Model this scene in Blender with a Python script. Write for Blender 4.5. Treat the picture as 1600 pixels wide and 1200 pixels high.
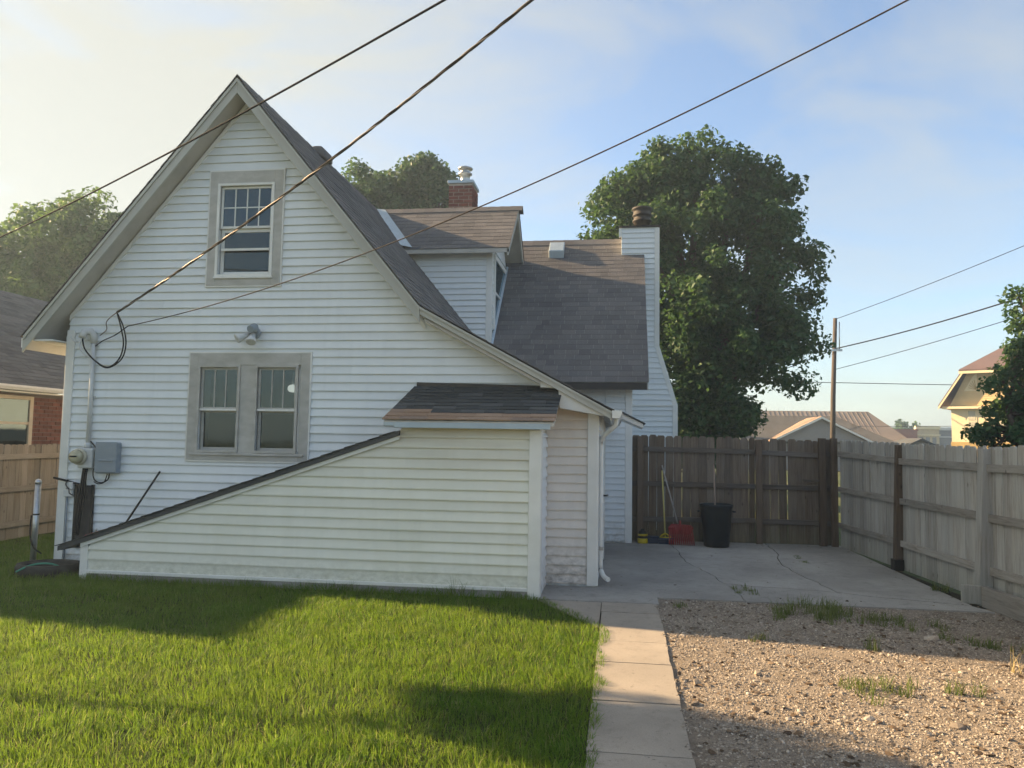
import bpy, bmesh, math, random
import numpy as np
from mathutils import Vector, Matrix
from mathutils.geometry import tessellate_polygon

random.seed(7)
rng = np.random.default_rng(7)
sc = bpy.context.scene
for _o in list(bpy.data.objects):
    bpy.data.objects.remove(_o)
COL = sc.collection
R = math.radians

# ------------------------------------------------------------------ camera
cd = bpy.data.cameras.new('camera')
cd.sensor_width = 36.0
cd.lens = 27.0
cd.clip_start = 0.05
cd.clip_end = 3000
cam = bpy.data.objects.new('camera', cd)
COL.objects.link(cam)
_psi, _p, _r = R(8.0), math.atan(90 / 1200), R(0.9)
_F = Vector((-math.sin(_psi) * math.cos(_p), math.cos(_psi) * math.cos(_p), math.sin(_p)))
_Rt = Vector((math.cos(_psi), math.sin(_psi), 0))
_U = _Rt.cross(_F)
_R2 = _Rt * math.cos(_r) + _U * math.sin(_r)
_U2 = -_Rt * math.sin(_r) + _U * math.cos(_r)
_m = Matrix((_R2, _U2, -_F)).transposed().to_4x4()
_m.translation = Vector((0, 0, 1.7))
cam.matrix_world = _m
sc.camera = cam

# ------------------------------------------------------------------ sky, sun, exposure
SUN_TO = Vector((1.0, -0.22, -0.44)).normalized()        # the way the light travels
_el = math.asin(-SUN_TO.z)
_az = math.atan2(-SUN_TO.x, -SUN_TO.y)                   # clockwise from +Y
world = bpy.data.worlds.new('World')
sc.world = world
world.use_nodes = True
wt = world.node_tree
bg = wt.nodes['Background']
sky = wt.nodes.new('ShaderNodeTexSky')
sky.sky_type = 'NISHITA'
sky.sun_disc = False
sky.sun_elevation = _el
sky.sun_rotation = _az
sky.air_density = 1.0
sky.dust_density = 0.6
sky.ozone_density = 2.5
# thin smoke and cirrus drifting over the whole sky
tc = wt.nodes.new('ShaderNodeTexCoord')
mp = wt.nodes.new('ShaderNodeMapping')
mp.inputs['Scale'].default_value = (1.5, 1.8, 4.2)
mp.inputs['Rotation'].default_value = (0.25, 0.1, 0.4)
nz = wt.nodes.new('ShaderNodeTexNoise')
nz.inputs['Scale'].default_value = 2.2
nz.inputs['Detail'].default_value = 7
nz.inputs['Roughness'].default_value = 0.55
nz.inputs['Distortion'].default_value = 0.6
rp = wt.nodes.new('ShaderNodeMapRange')
rp.inputs['From Min'].default_value = 0.38
rp.inputs['From Max'].default_value = 0.75
rp.inputs['To Min'].default_value = 0.10
rp.inputs['To Max'].default_value = 0.60
mx = wt.nodes.new('ShaderNodeMix')
mx.data_type = 'RGBA'
mx.inputs['B'].default_value = (2.95, 2.85, 2.35, 1)
wt.links.new(tc.outputs['Generated'], mp.inputs['Vector'])
wt.links.new(mp.outputs['Vector'], nz.inputs['Vector'])
wt.links.new(nz.outputs['Fac'], rp.inputs['Value'])
# the smoke is thickest towards the low sun
vn = wt.nodes.new('ShaderNodeVectorMath'); vn.operation = 'NORMALIZE'
wt.links.new(tc.outputs['Generated'], vn.inputs[0])
vd = wt.nodes.new('ShaderNodeVectorMath'); vd.operation = 'DOT_PRODUCT'
wt.links.new(vn.outputs[0], vd.inputs[0]); vd.inputs[1].default_value = tuple(-SUN_TO)
r2 = wt.nodes.new('ShaderNodeMapRange'); r2.interpolation_type = 'SMOOTHSTEP'
for k_, v_ in (('From Min', 0.22), ('From Max', 0.98), ('To Min', 0.0), ('To Max', 0.70)): r2.inputs[k_].default_value = v_
wt.links.new(vd.outputs['Value'], r2.inputs['Value'])
ma = wt.nodes.new('ShaderNodeMath'); ma.operation = 'ADD'; ma.use_clamp = True
wt.links.new(rp.outputs['Result'], ma.inputs[0]); wt.links.new(r2.outputs['Result'], ma.inputs[1])
mc = wt.nodes.new('ShaderNodeMath'); mc.operation = 'MINIMUM'; mc.inputs[1].default_value = 0.88
wt.links.new(ma.outputs[0], mc.inputs[0])
wt.links.new(mc.outputs[0], mx.inputs['Factor'])
wt.links.new(sky.outputs['Color'], mx.inputs['A'])
wt.links.new(mx.outputs['Result'], bg.inputs['Color'])
bg.inputs['Strength'].default_value = 0.074

sd = bpy.data.lights.new('sun', 'SUN')
sd.energy = 5.0
sd.angle = R(0.6)
sd.color = (1.0, 0.71, 0.40)
sun = bpy.data.objects.new('sun', sd)
sun.rotation_euler = SUN_TO.to_track_quat('-Z', 'Y').to_euler()
sun.location = (-30, 8, 20)
COL.objects.link(sun)
vs = sc.view_settings
vs.view_transform = 'Standard'
vs.look = 'None'
vs.exposure = 1.87
vs.gamma = 1.0
vs.use_curve_mapping = False

sc.cycles.max_bounces = 6
sc.cycles.diffuse_bounces = 3
sc.cycles.glossy_bounces = 3
sc.cycles.transmission_bounces = 3
sc.cycles.transparent_max_bounces = 8
sc.cycles.volume_bounces = 0
sc.cycles.use_adaptive_sampling = True
sc.cycles.adaptive_threshold = 0.02

# ------------------------------------------------------------------ helpers
def props(o, label=None, cat=None, group=None, kind=None):
    if label: o['label'] = label
    if cat: o['category'] = cat
    if group: o['group'] = group
    if kind: o['kind'] = kind
    return o

def thing(name, label, cat, loc=(0, 0, 0), group=None):
    o = bpy.data.objects.new(name, None)
    o.empty_display_size = 0.2
    o.location = loc
    COL.objects.link(o)
    return props(o, label, cat, group)

def worigin(o):
    v = Vector((0, 0, 0))
    while o is not None:
        v += Vector(o.location)
        o = o.parent
    return v

class MB:
    def __init__(s):
        s.v = []; s.f = []; s.smooth = set()
    def add(s, vs_, fs_, smooth=False):
        b = len(s.v)
        s.v += [tuple(p) for p in vs_]
        for f in fs_:
            if smooth: s.smooth.add(len(s.f))
            s.f.append(tuple(b + i for i in f))
        return s
    def box(s, x0, x1, y0, y1, z0, z1):
        return s.add([(x0, y0, z0), (x1, y0, z0), (x1, y1, z0), (x0, y1, z0), (x0, y0, z1), (x1, y0, z1), (x1, y1, z1), (x0, y1, z1)],
                     [(0, 3, 2, 1), (4, 5, 6, 7), (0, 1, 5, 4), (1, 2, 6, 5), (2, 3, 7, 6), (3, 0, 4, 7)])
    def prism(s, pts, ext):
        n = len(pts); e = Vector(ext)
        a = [Vector(p) for p in pts]
        nrm = Vector((0, 0, 0))
        for i in range(n):
            nrm += a[i].cross(a[(i + 1) % n])
        if nrm.dot(e) > 0: a.reverse()
        b = [p + e for p in a]
        return s.add(a + b, [tuple(range(n)), tuple(range(2 * n - 1, n - 1, -1))] + [((i + 1) % n, i, n + i, n + (i + 1) % n) for i in range(n)])
    def bar(s, p0, p1, w, h, up=(0, 0, 1)):
        p0, p1 = Vector(p0), Vector(p1); d = (p1 - p0).normalized()
        u = Vector(up)
        if abs(d.dot(u)) > 0.98: u = Vector((1, 0, 0))
        a = d.cross(u).normalized() * (w / 2); b = a.cross(d).normalized() * (h / 2)
        return s.prism([p0 - a - b, p0 + a - b, p0 + a + b, p0 - a + b], p1 - p0)
    def tube(s, pts, r, n=8, cap=True):
        pts = [Vector(p) for p in pts]
        rs = r if isinstance(r, (list, tuple)) else [r] * len(pts)
        vs_ = []; ref = None
        for i, p in enumerate(pts):
            d = (pts[min(i + 1, len(pts) - 1)] - pts[max(i - 1, 0)]).normalized()
            if ref is None:
                ref = Vector((0, 0, 1)) if abs(d.z) < 0.9 else Vector((1, 0, 0))
            a = d.cross(ref).normalized(); b = a.cross(d).normalized(); ref = b
            for k in range(n):
                t = 2 * math.pi * k / n
                vs_.append(p + (a * math.cos(t) + b * math.sin(t)) * rs[i])
        fs_ = [(i * n + k, i * n + (k + 1) % n, (i + 1) * n + (k + 1) % n, (i + 1) * n + k) for i in range(len(pts) - 1) for k in range(n)]
        s.add(vs_, fs_, True)
        if cap:
            b0 = len(s.v) - len(vs_)
            s.f.append(tuple(b0 + k for k in range(n - 1, -1, -1)))
            s.f.append(tuple(b0 + (len(pts) - 1) * n + k for k in range(n)))
        return s
    def lathe(s, prof, n=24, at=(0, 0, 0), cap=True, sx=1, sy=1):
        at = Vector(at)
        vs_ = [at + Vector((r * sx * math.cos(2 * math.pi * k / n), r * sy * math.sin(2 * math.pi * k / n), z)) for r, z in prof for k in range(n)]
        fs_ = [(i * n + k, i * n + (k + 1) % n, (i + 1) * n + (k + 1) % n, (i + 1) * n + k) for i in range(len(prof) - 1) for k in range(n)]
        s.add(vs_, fs_, True)
        if cap:
            b0 = len(s.v) - len(vs_)
            s.f.append(tuple(b0 + k for k in range(n - 1, -1, -1)))
            s.f.append(tuple(b0 + (len(prof) - 1) * n + k for k in range(n)))
        return s
    def build(s, name, mat, parent=None, bevel=0):
        me = bpy.data.meshes.new(name)
        off = worigin(parent) if parent is not None else Vector((0, 0, 0))
        me.from_pydata([tuple(Vector(p) - off) for p in s.v], [], s.f)
        for i in s.smooth: me.polygons[i].use_smooth = True
        me.materials.append(mat)
        me.update()
        o = bpy.data.objects.new(name, me)
        COL.objects.link(o)
        o.parent = parent
        if bevel:
            m = o.modifiers.new('bevel', 'BEVEL'); m.width = bevel; m.segments = 2; m.limit_method = 'ANGLE'
        return o

def crv(pts, n=6):
    """Catmull-Rom through the points, for cables and hoses"""
    P = [Vector(p) for p in pts]; P = [P[0]] + P + [P[-1]]; out = []
    for i in range(1, len(P) - 2):
        a, b, c, d = P[i - 1:i + 3]
        for k in range(n):
            t = k / n
            out.append(0.5 * ((2 * b) + (c - a) * t + (2 * a - 5 * b + 4 * c - d) * t * t + (3 * b - a - 3 * c + d) * t ** 3))
    return out + [P[-2]]

def raw_mesh(name, verts, faces_flat, nper, mat, parent=None, flat=True):
    """numpy verts (n,3); faces_flat int array; every face has nper corners (or an array of corner counts)."""
    me = bpy.data.meshes.new(name)
    me.vertices.add(len(verts))
    me.vertices.foreach_set('co', np.asarray(verts, np.float32).ravel())
    faces_flat = np.asarray(faces_flat, np.int32)
    me.loops.add(len(faces_flat))
    me.loops.foreach_set('vertex_index', faces_flat)
    if np.isscalar(nper):
        starts = np.arange(0, len(faces_flat), nper, dtype=np.int32)
    else:
        starts = np.concatenate([[0], np.cumsum(nper)[:-1]]).astype(np.int32)
    me.polygons.add(len(starts))
    me.polygons.foreach_set('loop_start', starts)
    me.materials.append(mat)
    me.update(calc_edges=True)
    me.validate()
    if flat: me.shade_flat()
    o = bpy.data.objects.new(name, me)
    COL.objects.link(o)
    o.parent = parent
    return o

# ------------------------------------------------------------------ materials
class NT:
    def __init__(s, name):
        s.m = bpy.data.materials.new(name); s.m.use_nodes = True
        s.t = s.m.node_tree; s.t.nodes.clear()
        s.out = s.n('ShaderNodeOutputMaterial')
    def n(s, typ, **kw):
        x = s.t.nodes.new(typ)
        for k, v in kw.items(): setattr(x, k, v)
        return x
    def l(s, a, b): s.t.links.new(a, b)
    def setin(s, node, key, v):
        if hasattr(v, 'is_output'): s.l(v, node.inputs[key])
        else: node.inputs[key].default_value = v
    def pos(s, scale=(1, 1, 1), obj=False):
        mp_ = s.n('ShaderNodeMapping'); mp_.inputs['Scale'].default_value = scale
        if obj:
            t_ = s.n('ShaderNodeTexCoord'); oi = s.n('ShaderNodeObjectInfo')
            ml = s.n('ShaderNodeMath', operation='MULTIPLY'); s.l(oi.outputs['Random'], ml.inputs[0]); ml.inputs[1].default_value = 37.0
            cb = s.n('ShaderNodeCombineXYZ')
            for q in range(3): s.l(ml.outputs[0], cb.inputs[q])
            ad = s.n('ShaderNodeVectorMath', operation='ADD'); s.l(t_.outputs['Object'], ad.inputs[0]); s.l(cb.outputs[0], ad.inputs[1])
            s.l(ad.outputs[0], mp_.inputs['Vector'])
        else:
            g = s.n('ShaderNodeNewGeometry'); s.l(g.outputs['Position'], mp_.inputs['Vector'])
        return mp_.outputs[0]
    def noise(s, vec, scale, detail=4, rough=0.55, dist=0.0):
        x = s.n('ShaderNodeTexNoise')
        x.inputs['Scale'].default_value = scale; x.inputs['Detail'].default_value = detail
        x.inputs['Roughness'].default_value = rough; x.inputs['Distortion'].default_value = dist
        s.l(vec, x.inputs['Vector'])
        return x.outputs['Fac']
    def rand(s):
        oi = s.n('ShaderNodeObjectInfo'); g = s.n('ShaderNodeNewGeometry')
        a = s.n('ShaderNodeMath', operation='ADD'); s.l(oi.outputs['Random'], a.inputs[0]); s.l(g.outputs['Random Per Island'], a.inputs[1])
        f = s.n('ShaderNodeMath', operation='FRACT'); s.l(a.outputs[0], f.inputs[0])
        return f.outputs[0]
    def mapr(s, v, a, b, c, d):
        x = s.n('ShaderNodeMapRange'); s.l(v, x.inputs['Value'])
        for k, q in zip(('From Min', 'From Max', 'To Min', 'To Max'), (a, b, c, d)): x.inputs[k].default_value = q
        return x.outputs['Result']
    def mix(s, f, a, b, mode='MIX'):
        x = s.n('ShaderNodeMix', data_type='RGBA', blend_type=mode)
        s.setin(x, 'Factor', f)
        for k, v in (('A', a), ('B', b)):
            if hasattr(v, 'is_output'): s.l(v, x.inputs[k])
            else: x.inputs[k].default_value = (*v, 1) if len(v) == 3 else v
        return x.outputs['Result']
    def ramp(s, f, stops):
        x = s.n('ShaderNodeValToRGB'); s.l(f, x.inputs[0])
        e = x.color_ramp.elements
        while len(e) < len(stops): e.new(0.5)
        for q, (p, c) in zip(e, stops): q.position = p; q.color = (*c, 1)
        return x.outputs['Color']
    def math(s, op, a, b):
        x = s.n('ShaderNodeMath', operation=op)
        for i, v in enumerate((a, b)):
            if hasattr(v, 'is_output'): s.l(v, x.inputs[i])
            else: x.inputs[i].default_value = v
        return x.outputs[0]
    def scale(s, col, v):
        x = s.n('ShaderNodeVectorMath', operation='SCALE'); s.l(col, x.inputs[0]); s.setin(x, 'Scale', v)
        return x.outputs[0]
    def bump(s, h, strength=0.3, dist=0.01):
        x = s.n('ShaderNodeBump'); x.inputs['Strength'].default_value = strength; x.inputs['Distance'].default_value = dist
        s.l(h, x.inputs['Height']); return x.outputs[0]
    def principled(s, col, rough=0.6, spec=0.3, metal=0.0, normal=None):
        p = s.n('ShaderNodeBsdfPrincipled')
        s.setin(p, 'Base Color', col if hasattr(col, 'is_output') else (*col, 1))
        s.setin(p, 'Roughness', rough); p.inputs['Specular IOR Level'].default_value = spec; p.inputs['Metallic'].default_value = metal
        if normal is not None: s.l(normal, p.inputs['Normal'])
        s.l(p.outputs[0], s.out.inputs[0])
        return p

def mat_paint(name, c1, c2=None, rough=0.5, scale=2.0, var=0.06, bumpd=0.002, spec=0.3, streak=(1, 1, 1), metal=0.0, amount=1.0):
    t = NT(name); c2 = c2 or tuple(x * 0.85 for x in c1)
    v = t.pos(streak)
    f = t.mapr(t.noise(v, scale, 6, 0.6), 0.35, 0.7, 0, amount)
    c = t.mix(f, c1, c2)
    k = t.mapr(t.rand(), 0, 1, 1 - var, 1 + var * 0.4)
    c = t.scale(c, k)
    fine = t.noise(v, scale * 30, 3)
    t.principled(c, rough, spec, metal, t.bump(fine, 0.25, bumpd))
    return t.m

def mat_siding(name, c1, c2, dirt, grime_h=0.6, stain=None):
    """painted or vinyl clapboard: chalky, faint vertical run marks, splash dirt close to the ground"""
    t = NT(name)
    a = t.noise(t.pos((1.2, 1.2, 0.35)), 3.0, 6, 0.6)
    b = t.noise(t.pos((14, 14, 0.8)), 1.0, 4, 0.6)
    c = t.mix(t.mapr(a, 0.35, 0.75, 0, 1), c1, c2)
    c = t.mix(t.mapr(b, 0.5, 0.8, 0, 0.2), c, tuple(x * 0.8 for x in c2))
    g = t.n('ShaderNodeNewGeometry'); sep = t.n('ShaderNodeSeparateXYZ'); t.l(g.outputs['Position'], sep.inputs[0])
    hz = t.mapr(sep.outputs['Z'], 0.05, grime_h, 1.0, 0.0)
    sp = t.noise(t.pos((6, 6, 9)), 1.6, 6, 0.7)
    c = t.mix(t.math('MULTIPLY', hz, t.mapr(sp, 0.4, 0.7, 0.0, 0.85)), c, dirt)
    if stain:
        hs2 = t.mapr(sep.outputs['Z'], stain[1], stain[2], 0.0, 1.0)
        c = t.mix(t.math('MULTIPLY', hs2, t.mapr(t.noise(t.pos((0.7, 0.7, 5)), 1.4, 5, 0.6), 0.3, 0.65, 0.15, 0.8)), c, stain[0])
    c = t.scale(c, t.mapr(t.rand(), 0, 1, 0.94, 1.02))
    t.principled(c, 0.5, 0.3, 0, t.bump(t.noise(t.pos((2, 2, 60)), 3.0, 3), 0.12, 0.002))
    return t.m

def mat_shingle(name, stops, grain=0.35):
    t = NT(name)
    c = t.ramp(t.rand(), stops)
    v = t.pos()
    blot = t.noise(v, 1.1, 4)
    gr = t.noise(v, 260, 2, 0.8)
    c = t.scale(c, t.mapr(blot, 0.3, 0.7, 0.86, 1.12))
    c = t.scale(c, t.mapr(gr, 0.3, 0.7, 1 - grain, 1 + grain))
    t.principled(c, 0.92, 0.15, 0, t.bump(gr, 0.6, 0.004))
    return t.m

def mat_wood(name, dark, mid, light, axis='z', grey=(0.3, 0.3, 0.28), greyamt=0.4, green=0.0):
    t = NT(name)
    st = {'z': (16, 16, 0.9), 'x': (0.9, 16, 16), 'y': (16, 0.9, 16)}[axis]
    v = t.pos(st, obj=True)
    a = t.noise(v, 2.2, 7, 0.65, 0.5)
    c = t.ramp(a, [(0.28, dark), (0.5, mid), (0.75, light)])
    blot = t.noise(t.pos((1.5, 1.5, 0.6), obj=True), 2.0, 5)
    c = t.mix(t.mapr(blot, 0.35, 0.7, 0, greyamt), c, grey)
    kn = t.n('ShaderNodeTexVoronoi'); kn.inputs['Scale'].default_value = 2.6
    t.l(t.pos((2.0, 2.0, 1.0), obj=True), kn.inputs['Vector'])
    c = t.mix(t.mapr(kn.outputs['Distance'], 0.03, 0.1, 0.75, 0.0), c, tuple(x * 0.45 for x in dark))
    if green:
        g = t.n('ShaderNodeNewGeometry'); sep = t.n('ShaderNodeSeparateXYZ'); t.l(g.outputs['Position'], sep.inputs[0])
        c = t.mix(t.math('MULTIPLY', t.mapr(sep.outputs['Z'], 0.0, 0.45, green, 0.0), blot), c, (0.10, 0.13, 0.05))
    c = t.scale(c, t.mapr(t.rand(), 0, 1, 0.76, 1.16))
    t.principled(c, 0.85, 0.15, 0, t.bump(a, 0.5, 0.004))
    return t.m

def mat_leaf(name, c1, c2, c3, trans=0.35, dry=None, patch=None):
    t = NT(name)
    c = t.ramp(t.rand(), [(0.0, c1), (0.55, c2), (0.9, c3), (0.95, dry or c3)])
    if patch:
        c = t.mix(t.mapr(t.noise(t.pos(), 1.3, 5, 0.65), 0.42, 0.72, 0, 0.6), c, patch)
        c = t.scale(c, t.mapr(t.noise(t.pos(), 4.5, 3), 0.3, 0.7, 0.75, 1.2))
    d = t.n('ShaderNodeBsdfPrincipled'); t.l(c, d.inputs['Base Color']); d.inputs['Roughness'].default_value = 0.55; d.inputs['Specular IOR Level'].default_value = 0.25
    tr = t.n('ShaderNodeBsdfTranslucent'); t.l(t.mix(0.5, c, (c3[0] * 1.6, c3[1] * 1.6, c3[2] * 0.8)), tr.inputs['Color'])
    m = t.n('ShaderNodeMixShader'); m.inputs[0].default_value = trans
    t.l(d.outputs[0], m.inputs[1]); t.l(tr.outputs[0], m.inputs[2]); t.l(m.outputs[0], t.out.inputs[0])
    return t.m

def mat_concrete(name, c1, c2, stain):
    t = NT(name); v = t.pos()
    a = t.noise(v, 1.3, 6, 0.6); b = t.noise(v, 9, 6, 0.7); g = t.noise(v, 220, 2, 0.7)
    c = t.mix(t.mapr(a, 0.35, 0.65, 0, 1), c1, c2)
    c = t.mix(t.mapr(b, 0.52, 0.75, 0, 0.6), c, stain)
    sp = t.noise(t.pos(), 26, 3, 0.6)
    c = t.mix(t.mapr(sp, 0.66, 0.74, 0, 0.7), c, tuple(x * 0.55 for x in stain))
    big = t.noise(t.pos(), 0.45, 3, 0.5)
    c = t.scale(c, t.mapr(big, 0.35, 0.65, 0.8, 1.12))
    c = t.scale(c, t.mapr(g, 0.3, 0.7, 0.8, 1.18))
    c = t.scale(c, t.mapr(t.rand(), 0, 1, 0.92, 1.05))
    t.principled(c, 0.9, 0.2, 0, t.bump(t.math('ADD', g, t.math('MULTIPLY', b, 2.0)), 0.35, 0.004))
    return t.m

def mat_ground(name, stops, scale, fine):
    t = NT(name); v = t.pos()
    a = t.noise(v, scale, 7, 0.65); b = t.noise(v, fine, 4, 0.7)
    c = t.ramp(a, stops); c = t.scale(c, t.mapr(b, 0.3, 0.7, 0.65, 1.3))
    t.principled(c, 0.95, 0.1, 0, t.bump(b, 0.7, 0.02))
    return t.m

def mat_glass(name, tint=(0.45, 0.5, 0.52)):
    t = NT(name)
    lw_ = t.n('ShaderNodeLayerWeight'); lw_.inputs['Blend'].default_value = 0.5
    k = t.math('ADD', t.math('MULTIPLY', t.math('POWER', lw_.outputs['Facing'], 3.0), 0.8), 0.062)
    tr = t.n('ShaderNodeBsdfTransparent'); tr.inputs[0].default_value = (*tint, 1)
    gl = t.n('ShaderNodeBsdfGlossy'); gl.inputs['Roughness'].default_value = 0.03; gl.inputs['Color'].default_value = (0.74, 0.93, 1.0, 1)
    t.l(t.bump(t.noise(t.pos(), 2.5, 2), 0.05, 0.02), gl.inputs['Normal'])
    m = t.n('ShaderNodeMixShader'); t.l(k, m.inputs[0]); t.l(tr.outputs[0], m.inputs[1]); t.l(gl.outputs[0], m.inputs[2]); t.l(m.outputs[0], t.out.inputs[0])
    return t.m

def mat_emit(name, col, strength):
    t = NT(name); e = t.n('ShaderNodeEmission'); e.inputs[0].default_value = (*col, 1); e.inputs[1].default_value = strength
    t.l(e.outputs[0], t.out.inputs[0]); return t.m

M = {}
M['siding'] = mat_siding('white_siding', (0.765, 0.80, 0.815), (0.715, 0.75, 0.765), (0.30, 0.27, 0.21), 0.5)
M['siding_cream'] = mat_siding('cream_siding', (0.77, 0.77, 0.69), (0.71, 0.71, 0.62), (0.34, 0.34, 0.26), 0.35, ((0.52, 0.47, 0.38), 1.25, 1.8))
M['siding_pink'] = mat_siding('aged_siding', (0.76, 0.71, 0.65), (0.66, 0.61, 0.56), (0.10, 0.08, 0.06), 0.62, ((0.52, 0.40, 0.30), 1.7, 2.1))
M['trim'] = mat_paint('white_trim', (0.78, 0.78, 0.75), (0.68, 0.68, 0.64), 0.45, 2.5)
M['trim_grey'] = mat_paint('weathered_grey_paint', (0.50, 0.49, 0.46), (0.38, 0.37, 0.34), 0.6, 5, streak=(1, 1, 2))
M['barge'] = mat_paint('grey_fascia', (0.46, 0.46, 0.42), (0.40, 0.40, 0.36), 0.45, 1.5)
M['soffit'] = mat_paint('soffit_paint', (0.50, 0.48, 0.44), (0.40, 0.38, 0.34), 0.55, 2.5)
M['flash'] = mat_paint('flashing_metal', (0.42, 0.50, 0.56), (0.36, 0.43, 0.49), 0.4, 5, metal=0.3)
SH = [(0.0, (0.125, 0.12, 0.12)), (0.4, (0.15, 0.142, 0.14)), (0.75, (0.18, 0.168, 0.163)), (1.0, (0.14, 0.136, 0.138))]
M['shingle'] = mat_shingle('brown_grey_shingle', SH)
M['shingle_dark'] = mat_shingle('charcoal_shingle', [(0.0, (0.05, 0.054, 0.058)), (0.5, (0.07, 0.075, 0.08)), (1.0, (0.095, 0.1, 0.105))])
M['shingle_tan'] = mat_shingle('tan_shingle', [(0.0, (0.30, 0.20, 0.14)), (0.5, (0.36, 0.25, 0.18)), (1.0, (0.26, 0.19, 0.15))])
M['shingle_nb'] = mat_shingle('neighbour_shingle', [(0.0, (0.11, 0.105, 0.10)), (0.5, (0.14, 0.135, 0.13)), (1.0, (0.17, 0.16, 0.15))])
M['deck'] = mat_paint('roof_deck', (0.07, 0.065, 0.06), None, 0.9)
M['brick'] = mat_paint('red_brick', (0.24, 0.10, 0.078), (0.16, 0.075, 0.062), 0.9, 9, var=0.35, bumpd=0.006)
M['mortar'] = mat_paint('mortar', (0.50, 0.45, 0.40), (0.42, 0.38, 0.34), 0.95, 9)
M['mortar_dark'] = mat_paint('dark_mortar', (0.20, 0.17, 0.15), (0.14, 0.12, 0.11), 0.95, 9)
M['glass'] = mat_glass('window_glass')
M['screen'] = mat_glass('screened_glass', (0.30, 0.32, 0.33))
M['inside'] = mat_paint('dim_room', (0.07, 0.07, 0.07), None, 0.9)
M['steel'] = mat_paint('galvanised_steel', (0.55, 0.56, 0.57), (0.42, 0.43, 0.44), 0.35, 12, metal=0.8)
M['flue'] = mat_paint('rusty_flue', (0.04, 0.038, 0.038), (0.06, 0.048, 0.042), 0.65, 6)
M['black'] = mat_paint('black_plastic', (0.012, 0.013, 0.015), (0.02, 0.02, 0.022), 0.45, 6)
M['can'] = mat_paint('dark_green_black_plastic', (0.010, 0.016, 0.022), (0.016, 0.022, 0.028), 0.38, 4)
M['rubber'] = mat_paint('dusty_rubber', (0.02, 0.02, 0.02), (0.05, 0.05, 0.045), 0.75, 8)
M['grey_box'] = mat_paint('grey_enamel', (0.27, 0.32, 0.37), (0.24, 0.28, 0.32), 0.45, 3)
M['conduit'] = mat_paint('painted_conduit', (0.66, 0.68, 0.68), (0.55, 0.56, 0.56), 0.45, 5)
M['blind'] = mat_paint('grey_blind', (0.26, 0.25, 0.23), None, 0.6, 3)
M['meter'] = mat_paint('meter_ring', (0.55, 0.52, 0.42), (0.42, 0.39, 0.30), 0.4, 9)
M['meterglass'] = mat_paint('meter_dome', (0.42, 0.39, 0.26), (0.55, 0.52, 0.38), 0.1, 14, spec=0.6)
M['wire'] = mat_paint('black_cable', (0.022, 0.022, 0.026), None, 0.9, spec=0.08)
M['wire_brown'] = mat_paint('weathered_cable', (0.045, 0.038, 0.035), (0.08, 0.066, 0.057), 0.85, 20, spec=0.1)
M['wire_alu'] = mat_paint('aluminium_strand', (0.30, 0.26, 0.23), (0.22, 0.18, 0.16), 0.4, 30, metal=0.5)
M['wood_back'] = mat_wood('dark_fence_wood', (0.085, 0.06, 0.043), (0.17, 0.125, 0.09), (0.24, 0.185, 0.135), 'z', (0.20, 0.185, 0.165), 0.45, 0.5)
M['wood_side'] = mat_wood('grey_fence_wood', (0.20, 0.175, 0.15), (0.36, 0.335, 0.30), (0.46, 0.43, 0.39), 'z', (0.41, 0.415, 0.405), 0.75, 0.4)
M['wood_post'] = mat_wood('post_wood', (0.075, 0.05, 0.035), (0.13, 0.092, 0.065), (0.17, 0.125, 0.09), 'z', (0.13, 0.12, 0.11), 0.4)
M['wood_rail_x'] = mat_wood('dark_rail_wood', (0.07, 0.055, 0.045), (0.13, 0.105, 0.085), (0.18, 0.15, 0.12), 'x', (0.15, 0.15, 0.15), 0.5)
M['wood_rail_y'] = mat_wood('grey_rail_wood', (0.17, 0.145, 0.125), (0.30, 0.27, 0.24), (0.39, 0.36, 0.32), 'y', (0.3, 0.3, 0.285), 0.6)
M['wood_left'] = mat_wood('tan_fence_wood', (0.15, 0.125, 0.10), (0.23, 0.195, 0.16), (0.29, 0.25, 0.21), 'z', (0.28, 0.265, 0.24), 0.6)
M['wood_left_y'] = mat_wood('tan_rail_wood', (0.15, 0.125, 0.10), (0.23, 0.195, 0.16), (0.29, 0.25, 0.21), 'y', (0.28, 0.265, 0.24), 0.6)
M['pole'] = mat_wood('utility_pole_wood', (0.07, 0.055, 0.045), (0.11, 0.09, 0.075), (0.15, 0.125, 0.105), 'z', (0.13, 0.12, 0.115), 0.5)
M['concrete'] = mat_concrete('patio_concrete', (0.36, 0.345, 0.32), (0.285, 0.27, 0.25), (0.17, 0.16, 0.145))
M['walk'] = mat_concrete('walk_concrete', (0.37, 0.325, 0.275), (0.31, 0.275, 0.235), (0.22, 0.195, 0.165))
M['crack'] = mat_ground('crack_soil', [(0.3, (0.02, 0.02, 0.015)), (0.7, (0.045, 0.04, 0.03))], 6, 60)
M['soil'] = mat_ground('lawn_soil', [(0.3, (0.035, 0.05, 0.015)), (0.7, (0.06, 0.07, 0.025))], 3, 70)
M['earth'] = mat_ground('yard_ground', [(0.3, (0.05, 0.08, 0.025)), (0.55, (0.09, 0.10, 0.045)), (0.75, (0.16, 0.14, 0.09))], 0.15, 4)
M['gravel_bed'] = mat_ground('gravel_dirt', [(0.3, (0.17, 0.138, 0.108)), (0.5, (0.265, 0.222, 0.178)), (0.72, (0.34, 0.29, 0.24))], 3.5, 110)
t_ = NT('gravel_stone')
_c = t_.ramp(t_.rand(), [(0.0, (0.14, 0.118, 0.098)), (0.25, (0.25, 0.21, 0.17)), (0.55, (0.345, 0.295, 0.24)), (0.8, (0.43, 0.38, 0.32)), (0.95, (0.21, 0.17, 0.135)), (1.0, (0.54, 0.49, 0.43))])
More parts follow.
